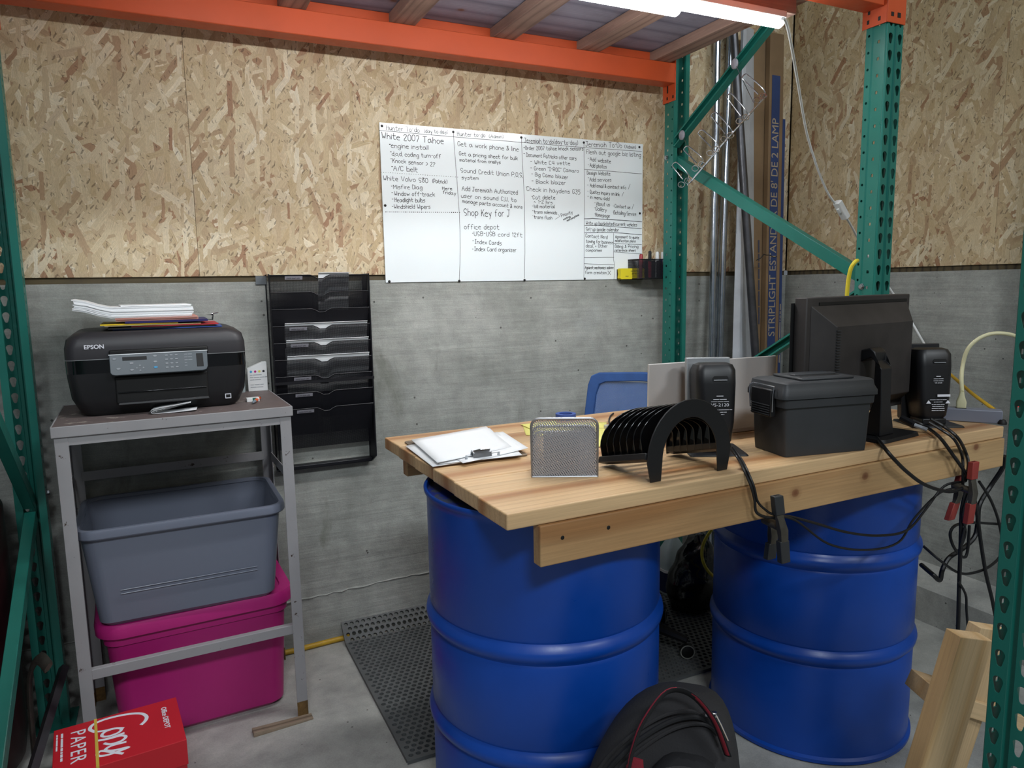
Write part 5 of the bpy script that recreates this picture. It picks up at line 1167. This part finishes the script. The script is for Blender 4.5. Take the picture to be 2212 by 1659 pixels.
T0=Vector(t.location); A0=at(1948,904,Z=D+.034)-T0; A1=at(1975,918,Z=D+.022)-T0; A2=at(2003,928,Z=D+.012)-T0
obj('connector_body',B().tube([A0,A1],.011,10),'black',t); obj('grey_sleeve',B().tube([A1,A2],.0058,8),'prints',t)
cable([(2010,905,z(D+.05)),(2040,922,z(D+.03)),(2068,945,z(D+.010)),(2085,975,Yk(-1.56)),(2092,1005,Yk(-1.575)),(2085,1040,Yk(-1.58))],.0046,'upper speaker cable bending over the right end of the desk')
cable([(2006,912,z(D+.05)),(2036,930,z(D+.03)),(2062,950,z(D+.010)),(2078,985,Yk(-1.57)),(2080,1020,Yk(-1.58)),(2080,1060,Yk(-1.57))],.0040,'lower speaker cable bending over the right end of the desk')
YW=-1.46
cable([(2170,985,Yk(-1.50)),(2166,1010,Yk(-1.49)),(2140,1050,Yk(YW)),(2116,1090,Yk(YW)),(2112,1130,Yk(YW)),(2105,1160,Yk(YW)),(2080,1185,Yk(YW)),(2050,1205,Yk(YW)),(2036,1230,Yk(YW)),(2030,1253,Yk(YW)),(2016,1242,Yk(YW)),(1990,1220,Yk(-1.40))],.0072,'thick black cable bending sharply above the concrete footing')
cable([(2090,1050,Yk(YW-.05)),(2078,1100,Yk(YW-.05)),(2075,1180,Yk(YW-.05)),(2072,1260,Yk(YW-.05)),(2070,1340,Yk(YW-.05)),(2068,1400,Yk(YW-.05))],.0058,'straight black cable hanging down behind the lumber')
cable([(2100,1045,Yk(YW-.04)),(2112,1120,Yk(YW-.04)),(2120,1180,Yk(YW-.04)),(2130,1240,Yk(YW-.04)),(2142,1290,Yk(YW-.04)),(2150,1330,Yk(YW-.04))],.0055,'black cable hanging down to the right, close to the green post')
cable([(2175,1133,Yk(YW-.02)),(2140,1131,Yk(YW-.02)),(2100,1129,Yk(YW-.02)),(2066,1134,Yk(YW-.02)),(2053,1150,Yk(YW-.02)),(2056,1172,Yk(YW-.02)),(2066,1190,Yk(YW-.02)),(2082,1204,Yk(YW-.02)),(2090,1190,Yk(YW-.02)),(2094,1135,Yk(YW-.02))],.0044,'black cable making a closed loop under the red clamps')
cable([(2115,1040,Yk(YW-.03)),(2140,1080,Yk(YW-.03)),(2158,1130,Yk(YW-.03)),(2165,1190,Yk(YW-.03)),(2140,1222,Yk(YW-.03)),(2100,1238,Yk(YW-.03)),(2068,1236,Yk(YW-.03)),(2030,1210,Yk(YW-.03)),(1995,1180,Yk(YW+.02))],.0042,'black cable sweeping in a wide curve near the green post')
cable([(2070,1255,Yk(YW-.06)),(2086,1285,Yk(YW-.06)),(2088,1320,Yk(YW-.06)),(2092,1370,Yk(YW-.06))],.0036,'thin cable splitting off beside the straight hanging one')
cable([(2098,1050,Yk(YW-.06)),(2080,1110,Yk(YW-.06)),(2086,1150,Yk(YW-.06)),(2075,1180,Yk(YW-.06)),(2086,1130,Yk(YW-.06)),(2096,1080,Yk(YW-.06))],.0036,'short looped cable hanging directly beneath the red clamp')
cable([(1325,893,z(D+.004)),(1318,900,z(D+.004)),(1316,912,z(D+.004)),(1325,917,z(D+.004)),(1350,914,z(D+.004))],.0028,'thin cable loop on the desk at the far side of the sorter')
# ---------------------------------------------------------------- spring clamps
def clamp(px_top,px_bot,Yf,label,pad,grip,body,back):
    a=at(px_top[0],px_top[1],Y=Yf); c=at(px_bot[0],px_bot[1],Y=Yf)
    t=thing('spring_clamp',label,'clamp',tuple(a),0,'spring clamps on the desk beam'); A=Vector(a); C=Vector(c)-A; L=C.length; u=C.normalized()
    def lever(o,u,L,name,w):
        sd=Vector((1,0,0)); fy=Vector((0,1,0)); secs=[]
        for k,(ww,dd,off) in ((0,(w*.9,.006,.000)),(.30,(w,.010,-.002)),(.36,(w*.9,.012,-.004)),(.5,(w*1.05,.016,-.008)),(.62,(w,.012,-.008)),(1,(w*.95,.008,-.002))):
            p=o+u*L*k; secs.append([tuple(p+sd*sx*ww/2+fy*(off+sy*dd/2)) for sx,sy in ((-1,-1),(1,-1),(1,1),(-1,1))])
        l=obj(name,B().loft(secs),body,t,bevel=.0015)
        for (k0,k1,m,nm) in ((0,.28,pad,'jaw_pad'),(.66,1.0,grip,'handle_grip')):
            ss=[]
            for k in (k0,k1):
                p=o+u*L*k; off=-.001 if nm=='jaw_pad' else -.005+.003*(k-.66)/.34; g=.003
                ss.append([tuple(p+sd*sx*(w/2+g)+fy*(off+sy*(.005+g))) for sx,sy in ((-1,-1),(1,-1),(1,1),(-1,1))])
            obj(nm,B().loft(ss),m,l,bevel=.002)
        return l
    lever(Vector((0,0,0)),u,L,'front_lever',.022)
    b0=at(back[0],back[1],Y=Yf+.07)-A; b1=at(back[2],back[3],Y=Yf+.06)-A; lever(b0,(b1-b0).normalized(),(b1-b0).length,'rear_lever',.022)
    mid=u*L*.47; obj('pivot_spring',B().tube([mid+Vector((0,.0,0)),mid+Vector((0,.050,.004))],.010,12),'clampm',t)
clamp((1677,1070),(1692,1214),-1.606,'dark spring clamp gripping the desk beam with two speaker cables','char','char','clampm',(1668,1100,1661,1206))
clamp((2103,997),(2089,1130),-1.600,'red tipped spring clamp holding the cable bundle at the right end of the beam','redgrip','redgrip','clampm',(2080,1010,2049,1122))
# ---------------------------------------------------------------- office chair behind the desk
cTL=at(1283,808,Y=-.42); cBL=at(1255,893,Y=-.42); CW=.50
cxm=0.0; cz1=1.055; CHUB=Vector((1.55,-.58,0)); CHA=math.radians(-50)
CH=thing('office_chair','blue mesh office chair behind the desk with black wheeled base','chair',(CHUB.x,CHUB.y,.014),CHA)
def ch(x,y,z): return (x,y+.42+.24,z-.014)
hw=CW/2
def chairpoly(k,inset):
    w0=hw-inset; w1=hw-.035-inset; z0=cz1-.52+inset; z1=cz1-inset
    P=[(-w0*.92,z0),(-w0,z0+.04)]+[(-w0+(w0-w1)*u,z0+.04+(z1-.05-z0-.04)*u) for u in (.5,1)]+[(-w1+.012,z1-.012),(-w1+.04,z1),(0,z1+.006),(w1-.04,z1),(w1-.012,z1-.012)]+[(w0-(w0-w1)*u,z0+.04+(z1-.05-z0-.04)*u) for u in (1,.5)]+[(w0,z0+.04),(w0*.92,z0)]
    return P
def yb_(x,z): return -.42-.03*(x/hw)**2+.06*((z-cz1)/.5)
oP=chairpoly(0,0); iP=chairpoly(0,.035); n=len(oP); b=B()
vs=[ch(cxm+x,yb_(x,z)-.018,z) for x,z in oP]+[ch(cxm+x,yb_(x,z)-.020,z) for x,z in iP]+[ch(cxm+x,yb_(x,z)+.006,z) for x,z in oP]+[ch(cxm+x,yb_(x,z)+.006,z) for x,z in iP]
fs=[]
for i in range(n):
    j=(i+1)%n; fs+=[(i,j,n+j,n+i),(2*n+i,3*n+i,3*n+j,2*n+j),(i,2*n+i,2*n+j,j),(n+i,n+j,3*n+j,3*n+i)]
b.add(vs,fs); obj('back_frame',b,'chairf',CH,bevel=.004)
b=B(); N=10; G=[]
zs=[cz1-.52+.034+(.52-.068)*j/N for j in range(N+1)]
for z_ in zs:
    u=(z_-(cz1-.48))/.43; ww=(hw-.034)-.035*max(0,min(1,u))
    for i in range(N+1):
        x=-ww+2*ww*i/N; G.append(ch(cxm+x,yb_(x,z_)-.010,z_))
b.add(G,[(j*(N+1)+i,j*(N+1)+i+1,(j+1)*(N+1)+i+1,(j+1)*(N+1)+i) for j in range(N) for i in range(N)]); obj('back_mesh',b,'chairm',CH)
sy=-.62
obj('seat',B().loft([[(p[0],p[1],z_) for p in rr(.47*k,.46*k,.08,0,6,0,sy+.62+.0)] for z_,k in ((.525,.92),(.54,1),(.565,1),(.582,.94))]),'chairf',CH)
obj('back_bracket',B().tube(smooth([(0,sy+.62,.51),(0,sy+.62+.24,.52),(0,.26,.56),(0,.235,.66)],4),.020,8,flat=.5),'black',CH)
obj('gas_column',B().lathe([(.026,.09),(.026,.24),(.016,.24),(.016,.525)],20),'black',CH,loc=(0,sy+.62,0))
c0=Vector((0,0,0)); ct=Matrix.Rotation(-CHA,4,'Z')@(Vector((1.681,-.776,0))-CHUB); a0=math.atan2(ct.y,ct.x); rr0=.250
for k in range(5):
    a=a0+k*2*PI/5; d=Vector((math.cos(a),math.sin(a),0))
    arm=obj('base_leg',B().tube([c0+Vector((0,0,.105)),c0+d*rr0*.6+Vector((0,0,.090)),c0+d*rr0+Vector((0,0,.070))],[.026,.020,.014],8),'black',CH)
    cm=Matrix.Translation(c0+d*rr0+Vector((0,0,.0275)))@Matrix.Rotation(a+.5,4,'Z')@Matrix.Rotation(PI/2,4,'X')
    w_=obj('caster',B().lathe([(.024,-.010),(.027,-.008),(.027,.008),(.024,.010)],24),'slot',arm); w_.matrix_local=cm
    rg=obj('caster_rim',B().lathe([(.0235,.0102),(.027,.0102),(.027,.012),(.0235,.012),(.0235,.0102)],24,cap0=False,cap1=False),'rubber',arm); rg.matrix_local=cm
# jug, bag, cord under the desk
t=thing('detergent_jug','pale grey jug with a dark blue lower half on the floor between the drums','jug',(2.02,-.275,.014))
obj('jug_body',B().loft([rr(.12,.08,.02,0,4),rr(.125,.085,.02,.01,4),rr(.125,.085,.02,.15,4),rr(.11,.075,.02,.20,4),rr(.05,.05,.02,.25,4),rr(.035,.035,.012,.27,4)]),'jug',t)
obj('jug_label',B().loft([rr(.128,.088,.022,.012,4),rr(.128,.088,.022,.105,4)]),'dblue',t); obj('white_band',B().loft([rr(.130,.090,.022,.106,4),rr(.130,.090,.022,.118,4)]),'white',t); obj('jug_cap',B().lathe([(.024,.255),(.024,.29),(.02,.295)],20),'jug',t)
rnd=random.Random(11); b=B(); rings=[]
for i in range(13):
    v=i/12; z_=.001+.34*v; base=.115*math.sin(PI*min(1,.30+v*.72))**.6 if v<.95 else .03
    rings.append([((base+rnd.uniform(-.018,.018))*math.cos(2*PI*k/18),(base*.85+rnd.uniform(-.018,.018))*math.sin(2*PI*k/18),max(.001,z_+rnd.uniform(-.008,.008)) if 0<i<12 else z_) for k in range(18)])
o=obj('trash_bag',b.loft(rings),'bag',None,sub=1,loc=(2.00,-.47,.014),sharp=60); o.scale=(1.25,1,1.0); tag(o,'shiny black bin bag on the rubber mat between the drums','bag')
P=[at(x,y,Y=-.64) for x,y in [(1560,1120),(1533,1150),(1518,1180),(1518,1210),(1532,1236),(1556,1254),(1590,1262)]]
o=obj('yellow_cord',B().tube(smooth(P,6),.0062,10),'ycord'); tag(o,'yellow cord hanging in an arc in front of the black bin bag','cord')
# ---------------------------------------------------------------- leaning lumber at lower right
def lumber(name,label,p0,p1,w,th,faceto,mat='stud',grp='lumber pieces at the lower right'):
    p0=Vector(p0); p1=Vector(p1); ux=(p1-p0).normalized(); L=(p1-p0).length
    f=Vector(faceto); f=(f-ux*f.dot(ux)).normalized(); y=f.cross(ux)
    o=obj(name,B().box(-L/2,L/2,-w/2,w/2,-th/2,th/2),mat,None,smooth_=False,bevel=.0015)
    m=Matrix.Identity(4)
    for i in range(3): m[i][0]=ux[i]; m[i][1]=y[i]; m[i][2]=f[i]; m[i][3]=((p0+p1)/2)[i]
    o.matrix_world=m; return tag(o,label,'lumber',grp)
def ad(x,y,d): return at(x,y,d=d)
lt=ad(2095,1371,1.50); lf=at(1900,2010,Z=.012)
wn_=Vector((-.25,-1,0))
lumber('wooden_stud','tallest pale stud leaning at the lower right in front of the green post',lf,lt,.082,.040,wn_)
c0=ad(1986,1482,1.66); c1_=ad(2230,1560,1.70); lumber('wooden_block','horizontal stud whose end grain shows left of the leaning stud',c0,c1_,.085,.040,(.1,-.05,1))
lt2=ad(2150,1372,1.60)+Vector((.03,.03,0)); lf2=lt2+(lf-lt)*.98; lf2.z=.02
lumber('wooden_stud','second stud leaning behind the tallest one, partly behind the green post',lf2,lt2,.085,.036,wn_)
# ---------------------------------------------------------------- backpack
BP=thing('backpack','charcoal backpack with red carry handle on the floor between the drums','backpack',(.800,-1.780,.03),rot=(math.radians(-14),0,math.radians(-44)))
def bring(z,w,d,cx=0,cy=0,r=.06): return [(p[0]+cx,p[1]+cy,z) for p in rr(w,d,min(r,d*.45,w*.45),0,6)]
b=B().loft([bring(.002,.26,.18),bring(.02,.30,.22),bring(.15,.33,.24),bring(.28,.325,.235),bring(.38,.31,.22,.0),bring(.45,.275,.19,.010,.005),bring(.51,.225,.155,.022,.01),bring(.55,.165,.11,.034,.015),bring(.572,.09,.06,.044,.018,.03)])
obj('pack_body',b,'fabric',BP,sub=1)
# front pocket dome with rim, zipper, handle
def arcpts(w,z0,h,y,n=16,cx=0): return [(cx-w/2+w*i/n, y-.028*math.sin(PI*i/n), z0+h*math.sin(PI*i/n)**.8) for i in range(n+1)]
b=B().loft([bring(.03,.22,.10,.055,-.125,.05),bring(.23,.23,.11,.055,-.125,.05),bring(.38,.20,.09,.055,-.114,.04),bring(.45,.13,.06,.055,-.100,.03),bring(.475,.06,.035,.055,-.092,.015)])
pk=obj('front_pocket',b,'fabric2',BP,sub=1)
obj('pocket_rim',B().tube(smooth([(-.050,-.150,.34),(-.035,-.165,.405),(.005,-.166,.452),(.055,-.162,.468),(.105,-.156,.452),(.14,-.148,.405),(.155,-.140,.34)],5),.0085,8),'fabric',BP)
b=B().loft([bring(.34,.150,.03,.055,-.170,.014),bring(.388,.140,.034,.055,-.168,.014),bring(.422,.10,.030,.055,-.163,.012),bring(.442,.05,.022,.055,-.158,.008)]); obj('red_lining',b,'redfab2',BP,sub=1)
zp=smooth([(-.135,-.118,.31),(-.118,-.122,.38),(-.085,-.118,.44),(-.035,-.100,.49),(.02,-.078,.525),(.07,-.062,.535),(.10,-.060,.52)],6)
obj('zipper',B().tube(zp,.0052,8),'fabric2',BP); obj('zip_piping',B().tube([p+Vector((-.012,.0,.010)) for p in zp],.0035,6),'fabric',BP); obj('zip_piping',B().tube([p+Vector((.010,-.004,-.010)) for p in zp],.0035,6),'fabric',BP)
hd=smooth([(-.050,-.150,.452),(-.044,-.150,.488),(-.028,-.135,.535),(.010,-.100,.585),(.055,-.090,.585),(.100,-.095,.545),(.128,-.095,.485)],5)
obj('carry_handle',B().tube(hd,.0145,8,flat=.28),'fabric2',BP)
obj('handle_trim',B().tube([p+Vector((-.001,-.0045,.003)) for p in hd],.0085,8,flat=.3),'redfab',BP)
def shift3(R,a,b_,c): return [[(p[0]+a,p[1]+b_,p[2]+c) for p in r] for r in R]
obj('handle_patch',B().loft(shift3([[(-.070,-.152,.395),(-.056,-.158,.385),(-.054,-.153,.385),(-.068,-.147,.395)],[(-.072,-.150,.428),(-.040,-.157,.425),(-.038,-.152,.425),(-.070,-.145,.428)],[(-.060,-.150,.444),(-.043,-.155,.444),(-.041,-.150,.444),(-.058,-.145,.444)]],.016,.0,.026)),'redfab',BP)
obj('zip_pull',B().tube([(.100,-.066,.548),(.112,-.072,.530),(.126,-.078,.505)],.0035,8),'chrome',BP); obj('zip_slider',B().box(.082,.104,-.074,-.060,.541,.552),'chrome',BP,bevel=.002)
obj('zip_stop',B().ball((-.134,-.130,.335),.009,.007,.012,12,8),'chrome',BP)
obj('side_pocket',B().loft([bring(.02,.06,.15,-.165,-.01,.03),bring(.2,.07,.16,-.168,-.01,.03),bring(.30,.055,.14,-.165,-.01,.03),bring(.325,.03,.10,-.160,-.01,.02)]),'fabric2',BP,sub=1)
# ---------------------------------------------------------------- dim things left of the rack
t=thing('air_tank','dark maroon round tank in the shadow beyond the left rack frame','tank',(-.735,-.33,0))
obj('tank_body',B().lathe([(.22,0),(.26,.03),(.27,.10),(.27,.80),(.24,.88),(.12,.925),(.02,.935)],40),'maroon',t)
a=math.atan2(-2.2,.75); p=Vector((.272*math.cos(a),.272*math.sin(a),.70)); 
lg=obj('painted_ring',B().tube([(.2715*math.cos(a+.30*math.cos(q)),.2715*math.sin(a+.30*math.cos(q)),.66+.085*math.sin(q)) for q in [2*PI*k/24 for k in range(24)]],.0025,6,closed=True),'taglab',t)
cbr=obj('bent_bracket',B().tube(smooth([(-.435,-.44,.01),(-.430,-.44,.22),(-.420,-.45,.33),(-.39,-.48,.385),(-.36,-.54,.38)],4),.018,6,flat=.4),'clampm',None); tag(cbr,'dull grey bent metal strip standing by the left rack frame','bracket')
P0=at(138,1442,Y=-.30); P1=at(72,1659,Y=-.62)
o=obj('shaded_strut',B().tube([P0,P1,P1+(P1-P0)*.25],.015,4),'dpipe'); tag(o,'rack strut darkened for shade, lying low between the rack frame and the red carton','bar')  # green strut coloured near-black to stand for the shade down here
